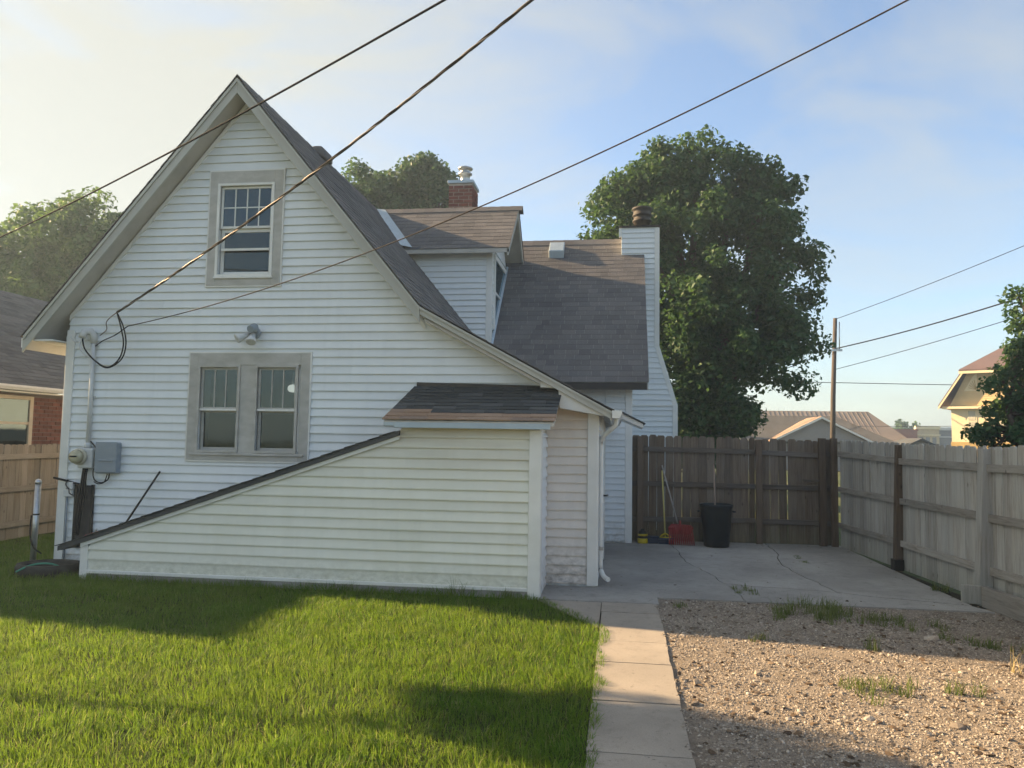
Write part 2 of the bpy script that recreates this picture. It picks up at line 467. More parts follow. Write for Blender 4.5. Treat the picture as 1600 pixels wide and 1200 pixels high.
_c = t_.scale(_c, t_.mapr(t_.noise(t_.pos(), 90, 3), 0.3, 0.7, 0.8, 1.2))
t_.principled(_c, 0.9, 0.2); M['stone'] = t_.m
t_ = NT('leaf_litter')
_c = t_.ramp(t_.rand(), [(0.0, (0.06, 0.042, 0.03)), (0.5, (0.12, 0.085, 0.058)), (1.0, (0.22, 0.165, 0.115))])
t_.principled(_c, 0.9, 0.1); M['litter'] = t_.m
M['grass'] = mat_leaf('grass_blade', (0.036, 0.108, 0.010), (0.08, 0.185, 0.014), (0.165, 0.245, 0.04), 0.5, (0.34, 0.30, 0.14), (0.16, 0.20, 0.04))
M['weed'] = mat_leaf('weed_blade', (0.06, 0.10, 0.025), (0.10, 0.15, 0.04), (0.17, 0.19, 0.07), 0.4)
M['straw'] = mat_leaf('dry_stalk', (0.35, 0.28, 0.14), (0.42, 0.34, 0.18), (0.5, 0.4, 0.22), 0.3)
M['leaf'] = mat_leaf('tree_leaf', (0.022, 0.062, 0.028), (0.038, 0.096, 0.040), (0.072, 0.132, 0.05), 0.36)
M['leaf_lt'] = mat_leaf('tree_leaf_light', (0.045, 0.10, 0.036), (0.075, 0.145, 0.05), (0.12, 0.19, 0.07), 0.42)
M['bark'] = mat_paint('bark', (0.09, 0.07, 0.055), (0.05, 0.04, 0.03), 0.95, 6, streak=(3, 3, 0.6), bumpd=0.02)
M['red_plastic'] = mat_paint('red_plastic', (0.26, 0.018, 0.02), (0.19, 0.015, 0.018), 0.4, 5)
M['yellow_plastic'] = mat_paint('yellow_plastic', (0.55, 0.42, 0.02), (0.45, 0.33, 0.02), 0.4, 5)
M['yellow_paint'] = mat_paint('yellow_handle', (0.55, 0.47, 0.16), (0.5, 0.42, 0.15), 0.5, 5)
M['handle'] = mat_paint('worn_wood_handle', (0.32, 0.24, 0.19), (0.24, 0.17, 0.13), 0.6, 8, streak=(6, 6, 0.6))
M['grey_handle'] = mat_paint('grey_wood_handle', (0.36, 0.33, 0.31), (0.28, 0.25, 0.23), 0.6, 8, streak=(6, 6, 0.6))
M['blue'] = mat_paint('dark_blue_plastic', (0.02, 0.035, 0.075), (0.015, 0.028, 0.06), 0.5, 5)
M['hose'] = mat_paint('green_hose', (0.05, 0.28, 0.20), None, 0.4, 5)
M['mesh'] = mat_paint('dark_screen_mesh', (0.07, 0.07, 0.072), (0.045, 0.045, 0.05), 0.6, 10)
M['red_clip'] = mat_paint('red_clip', (0.30, 0.06, 0.06), None, 0.5, 5)
M['cream_frame'] = mat_paint('cream_window_frame', (0.62, 0.54, 0.42), (0.54, 0.46, 0.35), 0.5, 4)
M['yellow_wall'] = mat_paint('yellow_lap_wall', (0.66, 0.50, 0.26), (0.58, 0.43, 0.22), 0.7, 1.0)
M['pale_wall'] = mat_paint('pale_yellow_wall', (0.82, 0.70, 0.46), (0.76, 0.64, 0.42), 0.7, 1.0)
M['ochre_wall'] = mat_paint('ochre_wall', (0.50, 0.35, 0.13), (0.44, 0.30, 0.12), 0.7, 1.0)
M['red_roof'] = mat_paint('faded_red_roof', (0.15, 0.10, 0.098), (0.125, 0.088, 0.088), 0.8, 1.0)
M['grey_wall'] = mat_paint('grey_wall', (0.26, 0.25, 0.25), None, 0.7, 1.0)
M['metal_roof'] = mat_paint('ribbed_metal_roof', (0.20, 0.17, 0.15), (0.17, 0.145, 0.13), 0.5, 1.0)
M['town_brick'] = mat_paint('town_brick', (0.30, 0.12, 0.09), None, 0.9, 1.0)
M['town_cream'] = mat_paint('town_cream', (0.62, 0.50, 0.32), None, 0.8, 1.0)
M['town_grey'] = mat_paint('town_grey', (0.22, 0.22, 0.23), None, 0.8, 1.0)
M['lamp_white'] = mat_emit('lit_globe', (1.0, 0.9, 0.75), 0.6)

# ------------------------------------------------------------------ ground
def sheet(name, pts, z, mat, kind='structure'):
    o = MB().add([(x, y, z) for x, y in pts], [tuple(range(len(pts)))]).build(name, mat)
    return props(o, kind=kind)
g_ = [(-900, -400), (900, -400), (900, 1300), (-900, 1300)]
sheet('ground', g_, -0.03, M['earth'])
sheet('lawn', [(-9.7, 1.5), (-0.15, 1.5), (-0.15, 7.2), (-0.8, 8.45), (-6.6, 8.45), (-7.3, 9.2), (-7.3, 16), (-9.7, 16)], 0.0, M['soil'])
sheet('gravel_yard', [(0.36, 1.5), (5.2, 1.5), (4.6, 8.6), (3.7, 9.0), (0.36, 9.1)], 0.006, M['gravel_bed'])

def jag(p, q, n, amp):
    out = []
    for i in range(n):
        t = i / n
        out.append((p[0] + (q[0] - p[0]) * t + random.uniform(-amp, amp) * (0 < i), p[1] + (q[1] - p[1]) * t + random.uniform(-amp, amp) * (0 < i)))
    return out

def jagline(pts, amp=0.025, step=0.14):
    out = []
    for a, b in zip(pts, pts[1:]):
        n = max(1, int(math.hypot(b[0] - a[0], b[1] - a[1]) / step))
        out += jag(a, b, n, amp)
    out.append(pts[-1])
    return out

def shift(line, dx, dy): return [(x + dx, y + dy) for x, y in line]

patio = sheet('patio', [(-0.9, 8.3), (0.4, 8.3), (0.4, 8.6), (4.0, 8.6), (3.7, 13.9), (-0.3, 13.9), (-0.3, 9.18), (-0.9, 9.18)], 0.003, M['crack'])
def slab(parent, pts, ztop, mat, name='slab'):
    return MB().prism([(x, y, 0.004) for x, y in pts], (0, 0, ztop - 0.004)).build(name, mat, parent)
c1 = jagline([(0.85, 13.85), (0.93, 12.3), (0.95, 11.4), (1.18, 10.4), (1.27, 9.75), (1.33, 9.3), (1.36, 8.7)])
i1 = min(range(len(c1)), key=lambda i: abs(c1[i][1] - 9.75))
J1 = c1[i1]
c2 = jagline([J1, (1.6, 9.62), (2.0, 9.6), (2.5, 9.47), (2.9, 9.25), (3.3, 9.14), (3.75, 8.98)], 0.012)
i2 = min(range(len(c2)), key=lambda i: abs(c2[i][0] - 2.5))
J2 = c2[i2]
c3 = jagline([(2.5, 13.85), (2.45, 12.6), (2.3, 11.6), (2.33, 10.7), (2.42, 10.2), J2])
G = 0.0065
slab(patio, [(-0.26, 13.85)] + shift(c1, -G, 0) + [(0.42, 8.7), (0.42, 8.36), (-0.85, 8.36), (-0.85, 9.17), (-0.26, 9.17)], 0.024, M['concrete'])
slab(patio, shift(c3, -G, G)[::-1] + shift(c1, G, 0)[:i1 + 1] + shift(c2, 0, G * 1.8)[1:i2], 0.022, M['concrete'])
slab(patio, shift(c3, G, G) + shift(c2, 0, G * 1.8)[i2 + 1:] + [(3.72, 13.85)], 0.024, M['concrete'])
slab(patio, shift(c2, 0, -G * 1.8)[::-1] + shift(c1, G, 0)[i1 + 1:] + [(3.85, 8.7)], 0.021, M['concrete'])

path = sheet('garden_path', [(-0.2, 1.4), (0.42, 1.4), (0.42, 8.31), (-0.2, 8.31)], 0.002, M['crack'])
ys = [1.5, 2.5, 3.45, 4.35, 5.2, 6.1, 6.75, 7.88, 8.35]
for a, b in zip(ys, ys[1:]):
    d = random.uniform(-0.006, 0.006)
    xr = 0.40 + d
    pts = jag((-0.17 + d, a + 0.009), (xr, a + 0.009), 4, 0.003) + jag((xr, a + 0.009), (xr, b - 0.009), 6, 0.006) + jag((xr, b - 0.009), (-0.17 + d, b - 0.009), 4, 0.003) + [(-0.17 + d, b - 0.009)]
    slab(path, pts, 0.021 + random.uniform(-0.002, 0.003), M['walk'])
slab(path, [(-0.85, 8.33), (-0.195, 7.25), (-0.18, 7.25), (-0.18, 8.33)], 0.018, M['walk'])
# ------------------------------------------------------------------ the white house
Y1, Y0 = 9.2, 8.45          # gable wall, front of the cellar entry
AX, AZ = -4.842, 6.29       # ridge
SL, SR, SK = 1.184, 1.207, 0.538
LEX, LEZ = -7.65, 6.29 - 1.184 * (7.65 - 4.842)
KX = -2.38; KZ = AZ - SR * (KX - AX)
REX = -0.09; REZ = KZ - SK * (REX - KX)
YB, YE = 8.9, 19.0          # rake at the front, back end
house = thing('house', 'white clapboard gabled house with brown shingle roofs and a low cellar entry', 'house', (-3.7, Y1, 0))

def wall_poly(name, pts, mat, parent, ext, holes=()):
    """pts on a plane, extruded by ext, with rectangular holes"""
    loops = [[Vector(p) for p in pts]] + [[Vector(p) for p in h] for h in holes]
    tris = tessellate_polygon(loops)
    flat = [p for l in loops for p in l]
    e = Vector(ext); n = len(flat)
    mb = MB(); mb.v = [tuple(p) for p in flat] + [tuple(p + e) for p in flat]
    mb.f = [tuple(t) for t in tris] + [tuple(n + i for i in t[::-1]) for t in tris]
    b = 0
    for l in loops:
        k = len(l)
        for i in range(k):
            mb.f.append((b + i, b + (i + 1) % k, n + b + (i + 1) % k, n + b + i))
        b += k
    return mb.build(name, mat, parent)

BOARD_MESHES = {}
def clapboards(parent, org, u, nrm, z0, z1, e, spans, mat, proud=0.027, name='clapboard', jit=0.0012):
    """org + u*s along the wall; spans(zb, zt) -> list of (l_bottom, r_bottom, l_top, r_top)"""
    u = Vector(u); nrm = Vector(nrm); org = Vector(org)
    n = int(math.ceil((z1 - z0) / e - 1e-6))
    for k in range(n):
        zb = z0 + k * e; zt = min(zb + e, z1)
        todo = []
        for sp_ in spans(zb, zt):
            lb, rb, lt, rt = sp_
            if rb - lb > 2.0 and min(rb, rt) - max(lb, lt) > 1.2 and random.random() < 0.6:
                c_ = random.uniform(max(lb, lt) + 0.4, min(rb, rt) - 0.4)
                todo += [(lb, c_ + 0.01, lt, c_ + 0.01, 1.0), (c_, rb, c_, rt, 1.1)]
            else: todo.append(sp_ + (1.0,))
        for lb, rb, lt, rt, pk in todo:
            if rb - lb < 0.015: continue
            rt = max(rt, lt + 0.004)
            j = [random.uniform(-jit, jit) for _ in range(4)]
            pr = proud * random.uniform(0.92, 1.06) * pk
            def P(s, z, o): return org + u * s + nrm * o + Vector((0, 0, z - org.z))
            zt2 = zt + 0.006
            lo = [P(lb, zb + j[0], 0.001), P(rb, zb + j[1], 0.001), P(rb, zb + j[1], pr + j[2]), P(lb, zb + j[0], pr + j[3])]
            mid = [P(lb, zb + 0.012 + j[0], pr + j[3]), P(rb, zb + 0.012 + j[1], pr + j[2])]
            hi = [P(lt, zt2, 0.001), P(rt, zt2, 0.001), P(rt, zt2, 0.003), P(lt, zt2, 0.003)]
            vs_ = lo + mid + hi     # 0..3, 4..5, 6..9
            fs_ = [(0, 1, 2, 3), (3, 2, 5, 4), (4, 5, 8, 9), (9, 8, 7, 6), (0, 3, 4, 9, 6), (1, 7, 8, 5, 2)]
            MB().add(vs_, fs_).build(name, mat, parent)

def cut(spans, holes, zb, zt):
    out = spans
    for a, b, h0, h1 in holes:
        if zt <= h0 + 0.05 or zb >= h1 - 0.05: continue
        nxt = []
        for lb, rb, lt, rt in out:
            if lb < a: nxt.append((lb, min(rb, a), lt, min(rt, a)))
            if rb > b: nxt.append((max(lb, b), rb, max(lt, b), rt))
        out = nxt
    return out

# gable wall
UW = (-5.30, -4.30, 3.645, 5.15)      # upper window, outside of its casing
LW = (-5.47, -3.85, 1.405, 2.77)
WL, WR = -7.22, -0.27
TH = 0.26
def gl(z): return WL if z < 3.0 else max(WL, AX - (AZ - TH - z) / SL)
def gr(z):
    if z > KZ - TH + 0.03: return AX + (AZ - TH - z) / SR
    return min(WR, KX + (KZ - 0.17 - z) / SK)
hole = lambda a, b, c, d: [(a, Y1, c), (b, Y1, c), (b, Y1, d), (a, Y1, d)]
fw = wall_poly('front_wall', [(WL, Y1, 0.0), (WR, Y1, 0.0), (WR, Y1, 2.1), (KX, Y1, KZ - 0.17), (AX, Y1, AZ - TH + 0.06), (WL, Y1, 3.05)], M['siding'], house, (0, 0.12, 0),
               [hole(-5.17, -4.43, 3.78, 4.96), hole(-5.34, -4.78, 1.52, 2.60), hole(-4.57, -4.01, 1.52, 2.60)])
def main_spans(zb, zt):
    lb, lt, rb, rt = gl(zb) , gl(zt), gr(zb), gr(zt)
    if zb < 3.0: lb = lt = WL + 0.1
    out = []
    if zt < 1.9:
        cutx = lambda z: max(-6.35, -6.575 + (z - 0.30) / 0.344)
        out.append((lb, min(-2.35, cutx(zt) + 0.25), lt, min(-2.35, cutx(zt) + 0.25)))
    elif zt < 2.42:
        out.append((lb, -0.95, lt, -0.95))
    else:
        out.append((lb, min(rb, -0.95), lt, min(rt, -0.95)))
    return cut(out, [(UW[0] + 0.02, UW[1] - 0.02, UW[2], UW[3]), (LW[0] + 0.02, LW[1] - 0.02, LW[2], LW[3])], zb, zt)
clapboards(fw, (0, Y1, 0), (1, 0, 0), (0, -1, 0), 0.06, 5.98, 0.1065, main_spans, M['siding'])
clapboards(fw, (0, Y1, 0), (1, 0, 0), (0, -1, 0), 0.05, 2.14, 0.1065, lambda a, b: [(-0.865, WR - 0.1, -0.865, WR - 0.1)], M['siding_pink'], name='clapboard')
# corner boards and rake frieze on the wall
MB().box(WL - 0.012, WL + 0.10, Y1 - 0.04, Y1 - 0.001, 0.0, 3.08).build('corner_board', M['trim'], house, 0.004)
MB().box(WL - 0.03, WL - 0.001, Y1 - 0.028, Y1 + 0.1, 0.0, 3.0).build('corner_board', M['trim'], house, 0.004)
MB().box(WR - 0.10, WR + 0.012, Y1 - 0.04, Y1 - 0.001, 0.03, 2.12).build('corner_board', M['trim'], house, 0.004)
MB().box(WR + 0.001, WR + 0.03, Y1 - 0.028, Y1 + 0.1, 0.03, 2.12).build('corner_board', M['trim'], house, 0.004)
def slope_strip(x0, x1, f, d0, d1, ya, yb):
    return MB().prism([(x0, ya, f(x0) - d0), (x1, ya, f(x1) - d0), (x1, ya, f(x1) - d1), (x0, ya, f(x0) - d1)], (0, yb - ya, 0))
fl = lambda x: AZ - SL * (AX - x)
fr = lambda x: AZ - SR * (x - AX)
fk = lambda x: KZ - SK * (x - KX)
slope_strip(WL, AX, fl, TH - 0.06, TH + 0.015, Y1 - 0.027, Y1 - 0.002).build('rake_trim', M['trim'], house)
slope_strip(AX, KX, fr, TH - 0.06, TH + 0.015, Y1 - 0.0265, Y1 - 0.0022).build('rake_trim', M['trim'], house)
slope_strip(KX, -0.9, fk, 0.13, 0.185, Y1 - 0.027, Y1 - 0.002).build('rake_trim', M['trim'], house)

# roof body: decks, barge boards, soffits
roof = slope_strip(LEX, AX, fl, 0.022, 0.17, YB + 0.02, YE).build('roof', M['soffit'], house)
roof_r = MB()
roof_r.prism([(AX, YB + 0.02, AZ - 0.022), (KX, YB + 0.02, KZ - 0.022), (REX, YB + 0.02, REZ - 0.022), (REX, YB + 0.02, REZ - 0.10), (KX, YB + 0.02, KZ - 0.13), (AX, YB + 0.02, AZ - 0.17)], (0, YE - YB - 0.02, 0))
roof_right = roof_r.build('roof', M['soffit'], house)
slope_strip(LEX, AX, fl, 0.03, 0.215, YB - 0.012, YB + 0.018).build('barge_board', M['barge'], house, 0.004)
slope_strip(LEX + 0.02, AX, fl, 0.025, 0.075, YB - 0.03, YB - 0.0125).build('barge_moulding', M['barge'], house)
slope_strip(AX, KX - 0.002, fr, 0.03, 0.215, YB - 0.012, YB + 0.018).build('barge_board', M['barge'], house, 0.004)
slope_strip(AX, KX - 0.002, fr, 0.025, 0.075, YB - 0.03, YB - 0.0125).build('barge_moulding', M['barge'], house)
slope_strip(KX, REX + 0.0, fk, 0.025, 0.115, YB - 0.012, YB + 0.018).build('barge_board', M['barge'], house, 0.004)
slope_strip(KX, REX - 0.0, fk, 0.02, 0.05, YB - 0.03, YB - 0.0125).build('barge_moulding', M['barge'], house)
slope_strip(KX + 0.05, -0.92, fk, 0.12, 0.16, YB + 0.02, Y1 - 0.03).build('rake_soffit', M['soffit'], house)
# left eave soffit and fascia
MB().box(LEX + 0.03, WL - 0.03, YB + 0.03, YE, LEZ - 0.06, LEZ - 0.04).build('eave_soffit', M['trim'], house)
MB().box(LEX - 0.014, LEX + 0.012, YB - 0.01, YE, LEZ - 0.15, LEZ - 0.03).build('eave_fascia', M['trim'], house)
# boxed cornice return at the low right end
MB().prism([(-0.92, 8.935, fk(-0.92) - 0.105), (REX - 0.01, 8.935, fk(REX - 0.01) - 0.105), (REX - 0.01, 8.935, 2.0), (-0.69, 8.935, 2.10), (-0.71, 8.935, 2.33), (-0.92, 8.935, 2.34)], (0, 0.24, 0)).build('cornice_return', M['trim'], house, 0.003)

# ---- shingles
def shingle_mesh(w, h, t):
    me = bpy.data.meshes.new('shingle')
    v = [(0, 0, 0), (w, 0, 0), (w, h, -t * 0.75), (0, h, -t * 0.75), (0, 0, t), (w, 0, t), (w, h, 0), (0, h, 0)]
    me.from_pydata(v, [], [(4, 5, 6, 7), (0, 1, 5, 4), (1, 2, 6, 5), (3, 0, 4, 7), (0, 3, 2, 1)])
    me.update(); return me

def shingle_roof(parent, org, u, up, length, height, expo, mat, maxparts=300, wr=(0.17, 0.34), t=0.008, ends=None, stuff_only=False, reverse=False, courses_mat=None, lift=0.004):
    """courses from the eave (org) upward; u along the eave, up along the slope; ends(v)->(l,r) optional limits"""
    u = Vector(u).normalized(); up = Vector(up).normalized(); nrm = u.cross(up).normalized(); org = Vector(org)
    widths = [wr[0] + (wr[1] - wr[0]) * i / 4 for i in range(5)]
    meshes = None
    rot = Matrix((u, up, nrm)).transposed()
    items = []
    for k in range(int(height / expo)):
        v0 = k * expo
        l, r = ends(v0) if ends else (0, length)
        x = l - random.uniform(0, 0.05) * 0
        first = True
        while x < r - 0.01:
            w = random.choice(widths)
            if first: w *= random.uniform(0.4, 1.0); first = False
            if x + w > r - 0.06: w = r - x
            items.append((x, v0 + random.uniform(-0.004, 0.004), w - 0.003, k))
            x += w
    nparts = 0 if stuff_only else min(maxparts, len(items))
    sv, sf = [], []
    off = worigin(parent)
    cache = {}
    for i, (x, v, w, k) in enumerate(items):
        m = courses_mat(k, x) if courses_mat else mat
        lf = random.uniform(0.001, lift)
        tt = t * random.uniform(0.8, 1.3)
        p = org + u * x + up * v + nrm * lf
        if i < nparts:
            key = (round(w, 2), m.name)
            if key not in cache:
                me = shingle_mesh(key[0], expo * 1.25, t); me.materials.append(m); cache[key] = me
            o = bpy.data.objects.new('shingle', cache[key]); COL.objects.link(o); o.parent = parent
            mw = rot.to_4x4(); mw.translation = p - off
            o.matrix_basis = mw @ Matrix.Diagonal((w / key[0], 1, tt / t, 1))
        else:
            h = expo * 1.2
            b = len(sv)
            q = [(0, 0, 0), (w, 0, 0), (w, h, -t * .75), (0, h, -t * .75), (0, 0, tt), (w, 0, tt), (w, h, 0), (0, h, 0)]
            sv += [tuple(p + u * a + up * c + nrm * d - off) for a, c, d in q]
            for f in [(4, 5, 6, 7), (0, 1, 5, 4), (1, 2, 6, 5), (3, 0, 4, 7)]: sf += [b + z for z in f]
    if sv:
        o = raw_mesh('shingles', np.array(sv), sf, 4, mat, parent); props(o, kind='stuff')
    return len(items)

L_len = math.hypot(AX - LEX, AZ - LEZ)
shingle_roof(roof, (LEX - 0.02, YE, LEZ - 0.02), (0, -1, 0), (AX - LEX, 0, AZ - LEZ), YE - YB + 0.035, L_len, 0.143, M['shingle'], stuff_only=True)
R_len = math.hypot(KX - AX, AZ - KZ)
shingle_roof(roof_right, (KX, YB - 0.035, KZ), (0, 1, 0), (AX - KX, 0, AZ - KZ), YE - YB, R_len, 0.143, M['shingle'], stuff_only=True)
K_len = math.hypot(REX - KX, KZ - REZ)
shingle_roof(roof_right, (REX + 0.03, YB - 0.035, REZ - 0.016), (0, 1, 0), (KX - REX, 0, KZ - REZ), 13.0 - YB, K_len, 0.143, M['shingle'], stuff_only=True)
# ridge caps
rc = MB()
k = 0
y = YB - 0.03
while y < YE:
    z = AZ + 0.012 + 0.004 * (k % 2)
    rc.prism([(AX, y, z + 0.012), (AX + 0.13, y, z - 0.15), (AX + 0.13, y, z - 0.158), (AX, y, z + 0.002), (AX - 0.13, y, z - 0.158), (AX - 0.13, y, z - 0.15)], (0, 0.22, -0.006))
    y += 0.2; k += 1
props(rc.build('ridge_cap', M['shingle'], roof_right), kind='stuff')
MB().prism([(AX - 0.1, 11.4, AZ - 0.05), (AX + 0.16, 11.4, AZ - 0.12), (AX + 0.16, 11.4, AZ + 0.02), (AX + 0.09, 11.4, AZ + 0.09), (AX - 0.06, 11.4, AZ + 0.09)], (0, 0.4, 0)).build('ridge_vent', M['shingle'], house, 0.04)

# ---- windows in the gable wall
def bars(name, mat, parent, rects, ya, yb, bevel=0.003):
    for a, b, c, d in rects:
        MB().box(a, b, ya, yb, c, d).build(name, mat, parent, bevel)

def frame_rects(a, b, c, d, w, wt=None, wb=None):
    wt = wt or w; wb = wb or w
    return [(a, a + w, c, d), (b - w, b, c, d), (a + w, b - w, d - wt, d), (a + w, b - w, c, c + wb)]

def sash(win, a, b, c, d, cols, rows, yf, glass, fw_=0.035, fmat='trim'):
    for q in frame_rects(a, b, c, d, fw_):
        MB().box(q[0], q[1], yf, yf + 0.03, q[2], q[3]).build('sash_rail', M[fmat], win, 0.002)
    a2, b2, c2_, d2 = a + fw_, b - fw_, c + fw_, d - fw_
    m = 0.014
    for i in range(1, cols):
        x = a2 + (b2 - a2) * i / cols
        MB().box(x - m / 2, x + m / 2, yf + 0.005, yf + 0.026, c2_, d2).build('muntin', M[fmat], win)
    for j in range(1, rows):
        z = c2_ + (d2 - c2_) * j / rows
        for i in range(cols):
            x0 = a2 + (b2 - a2) * i / cols + m / 2; x1 = a2 + (b2 - a2) * (i + 1) / cols - m / 2
            MB().box(x0, x1, yf + 0.006, yf + 0.025, z - m / 2, z + m / 2).build('muntin', M[fmat], win)
    for i in range(cols):
        for j in range(rows):
            x0 = a2 + (b2 - a2) * i / cols; x1 = a2 + (b2 - a2) * (i + 1) / cols
            z0 = c2_ + (d2 - c2_) * j / rows; z1 = c2_ + (d2 - c2_) * (j + 1) / rows
            MB().box(x0 + 0.001, x1 - 0.001, yf + 0.012, yf + 0.016, z0 + 0.001, z1 - 0.001).build('pane', M[glass], win)

def part(name, parent, loc):
    o = bpy.data.objects.new(name, None); o.empty_display_size = 0.1
    COL.objects.link(o); o.parent = parent; o.location = Vector(loc) - worigin(parent)
    return o

def casing(win, box, w, wt, wb, yf=Y1 - 0.044):
    a, b, c, d = box
    for q in frame_rects(a, b, c, d, w, wt, wb):
        MB().box(q[0], q[1], yf, Y1 + 0.02, q[2], q[3]).build('casing', M['trim_grey'], win, 0.003)
    e = 0.018      # slim white bead round the outside
    for q in frame_rects(a - e, b + e, c - e, d + e, e):
        MB().box(q[0], q[1], yf + 0.004, Y1 - 0.001, q[2], q[3]).build('edge_bead', M['trim'], win)

uw = part('window', house, (-4.8, Y1, UW[2])); uw['label'] = 'upper gable window with eight small panes above'
casing(uw, UW, 0.115, 0.165, 0.115)
for q in frame_rects(-5.19, -4.41, 3.755, 4.99, 0.035):
    MB().box(q[0], q[1], Y1 - 0.055, Y1 - 0.03, q[2], q[3]).build('storm_frame', M['trim'], uw, 0.003)
sash(uw, -5.155, -4.445, 4.40, 4.955, 4, 2, Y1 - 0.01, 'glass', 0.03)
sash(uw, -5.155, -4.445, 3.79, 4.40, 1, 1, Y1 + 0.025, 'screen', 0.045)
MB().box(-5.13, -4.47, Y1 - 0.022, Y1 - 0.002, 4.105, 4.135).build('storm_rail', M['trim'], uw)
MB().box(-5.20, -4.40, Y1 - 0.065, Y1 - 0.034, 3.735, 3.76).build('sill', M['trim'], uw, 0.003)
lw = part('window', house, (-4.66, Y1, LW[2])); lw['label'] = 'twin lower window with weathered grey casing'
casing(lw, LW, 0.12, 0.15, 0.10)
MB().box(-4.775, -4.575, Y1 - 0.036, Y1 + 0.02, 1.505, 2.62).build('mullion', M['trim_grey'], lw, 0.003)
for a, b in ((-5.35, -4.775), (-4.575, -4.0)):
    for q in frame_rects(a, b, 1.505, 2.62, 0.032):
        MB().box(q[0], q[1], Y1 - 0.056, Y1 - 0.034, q[2], q[3]).build('storm_frame', M['trim_grey'], lw, 0.002)
    sash(lw, a + 0.03, b - 0.03, 2.05, 2.59, 3, 1, Y1 - 0.012, 'glass', 0.03, 'trim_grey')
    sash(lw, a + 0.03, b - 0.03, 1.535, 2.05, 1, 1, Y1 + 0.022, 'screen', 0.035, 'trim_grey')
    MB().box(a + 0.03, b - 0.03, Y1 - 0.034, Y1 - 0.014, 2.035, 2.06).build('storm_rail', M['trim'], lw)
MB().box(LW[0] + 0.05, LW[1] - 0.05, Y1 - 0.07, Y1 - 0.035, 1.47, 1.495).build('sill', M['trim_grey'], lw, 0.004)
# rooms behind the panes
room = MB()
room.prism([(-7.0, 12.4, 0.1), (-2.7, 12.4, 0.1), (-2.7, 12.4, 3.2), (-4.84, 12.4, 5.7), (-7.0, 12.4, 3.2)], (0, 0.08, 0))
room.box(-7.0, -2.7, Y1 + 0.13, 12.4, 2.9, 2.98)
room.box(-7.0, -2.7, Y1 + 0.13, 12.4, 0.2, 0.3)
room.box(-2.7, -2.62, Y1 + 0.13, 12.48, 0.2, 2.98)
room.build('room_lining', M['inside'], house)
glow_globe = thing('ceiling_lamp', 'lit white globe lamp behind the right lower window pane', 'lamp', (-4.33, 9.75, 2.36))  # emissive globe added to give the pane its white blotch
MB().lathe([(0.005, -0.05), (0.04, -0.045), (0.07, -0.015), (0.065, 0.03), (0.04, 0.05), (0.02, 0.055)], 16, (-4.33, 9.75, 2.36)).build('globe', M['lamp_white'], glow_globe)
MB().tube([(-4.33, 9.75, 2.41), (-4.33, 9.75, 2.9)], 0.006).build('stem', M['steel'], glow_globe)

# ---- cellar entry (lean-to in front)
ER = -0.87
EL = -6.30
EXS = -2.44
ez = lambda x: 0.40 + 0.3445 * (x + 6.575)
ewall = MB().prism([(EL, Y0, 0.0), (ER, Y0, 0.0), (ER, Y0, 1.86), (EXS, Y0, 1.86), (EXS, Y0, ez(EXS) - 0.05), (EL, Y0, ez(EL) - 0.05)], (0, Y1 - Y0 - 0.002, 0)).build('cellar_entry_wall', M['siding_cream'], house)
def esp(zb, zt):
    f = lambda z: max(EL + 0.085, min(EXS + 0.01, -6.575 + (z + 0.075 - 0.40) / 0.3445))
    return [(f(zb), ER - 0.11, f(zt), ER - 0.11)]
clapboards(ewall, (0, Y0, 0), (1, 0, 0), (0, -1, 0), 0.235, 1.84, 0.115, esp, M['siding_cream'], proud=0.028)
MB().box(EL + 0.085, ER - 0.11, Y0 - 0.012, Y0 - 0.001, 0.10, 0.236).build('skirt_board', M['siding_cream'], ewall)
MB().box(EL + 0.085, ER - 0.11, Y0 - 0.035, Y0 - 0.0125, 0.075, 0.115).build('base_rail', M['trim'], ewall, 0.006)
MB().box(EL + 0.085, ER - 0.11, Y0 - 0.02, Y0 - 0.001, -0.02, 0.074).build('footing', M['concrete'], ewall)
clapboards(ewall, (ER, 0, 0), (0, 1, 0), (1, 0, 0), 0.03, 1.80, 0.115, lambda a, b: [(Y0 + 0.09, Y1 - 0.03, Y0 + 0.09, Y1 - 0.03)], M['siding'], proud=0.027)
MB().box(ER - 0.11, ER + 0.022, Y0 - 0.04, Y0 - 0.001, -0.01, 1.83).build('corner_board', M['trim'], house, 0.005)
MB().box(ER + 0.001, ER + 0.03, Y0 - 0.028, Y0 + 0.09, -0.01, 1.83).build('corner_board', M['trim'], house, 0.005)
MB().prism([(EL - 0.012, Y0 - 0.03, 0), (EL + 0.085, Y0 - 0.03, 0), (EL + 0.085, Y0 - 0.03, ez(EL + 0.085) - 0.055), (EL - 0.012, Y0 - 0.03, ez(EL - 0.012) - 0.055)], (0, 0.029, 0)).build('corner_board', M['trim'], house, 0.004)
eroof = slope_strip(-6.575, EXS - 0.01, ez, 0.016, 0.07, Y0 - 0.075, Y1 - 0.03).build('cellar_roof', M['shingle_dark'], house)
slope_strip(EL, EXS - 0.01, ez, 0.072, 0.115, Y0 - 0.05, Y0 - 0.03).build('rake_trim', M['trim'], house)
sl = math.hypot(1, 0.3445)
shingle_roof(eroof, (-6.59, Y1 - 0.03, ez(-6.59) - 0.012), (0, -1, 0), (1, 0, 0.3445), Y1 - Y0 + 0.075, (EXS + 6.57) * sl, 0.143, M['shingle_dark'], maxparts=200)
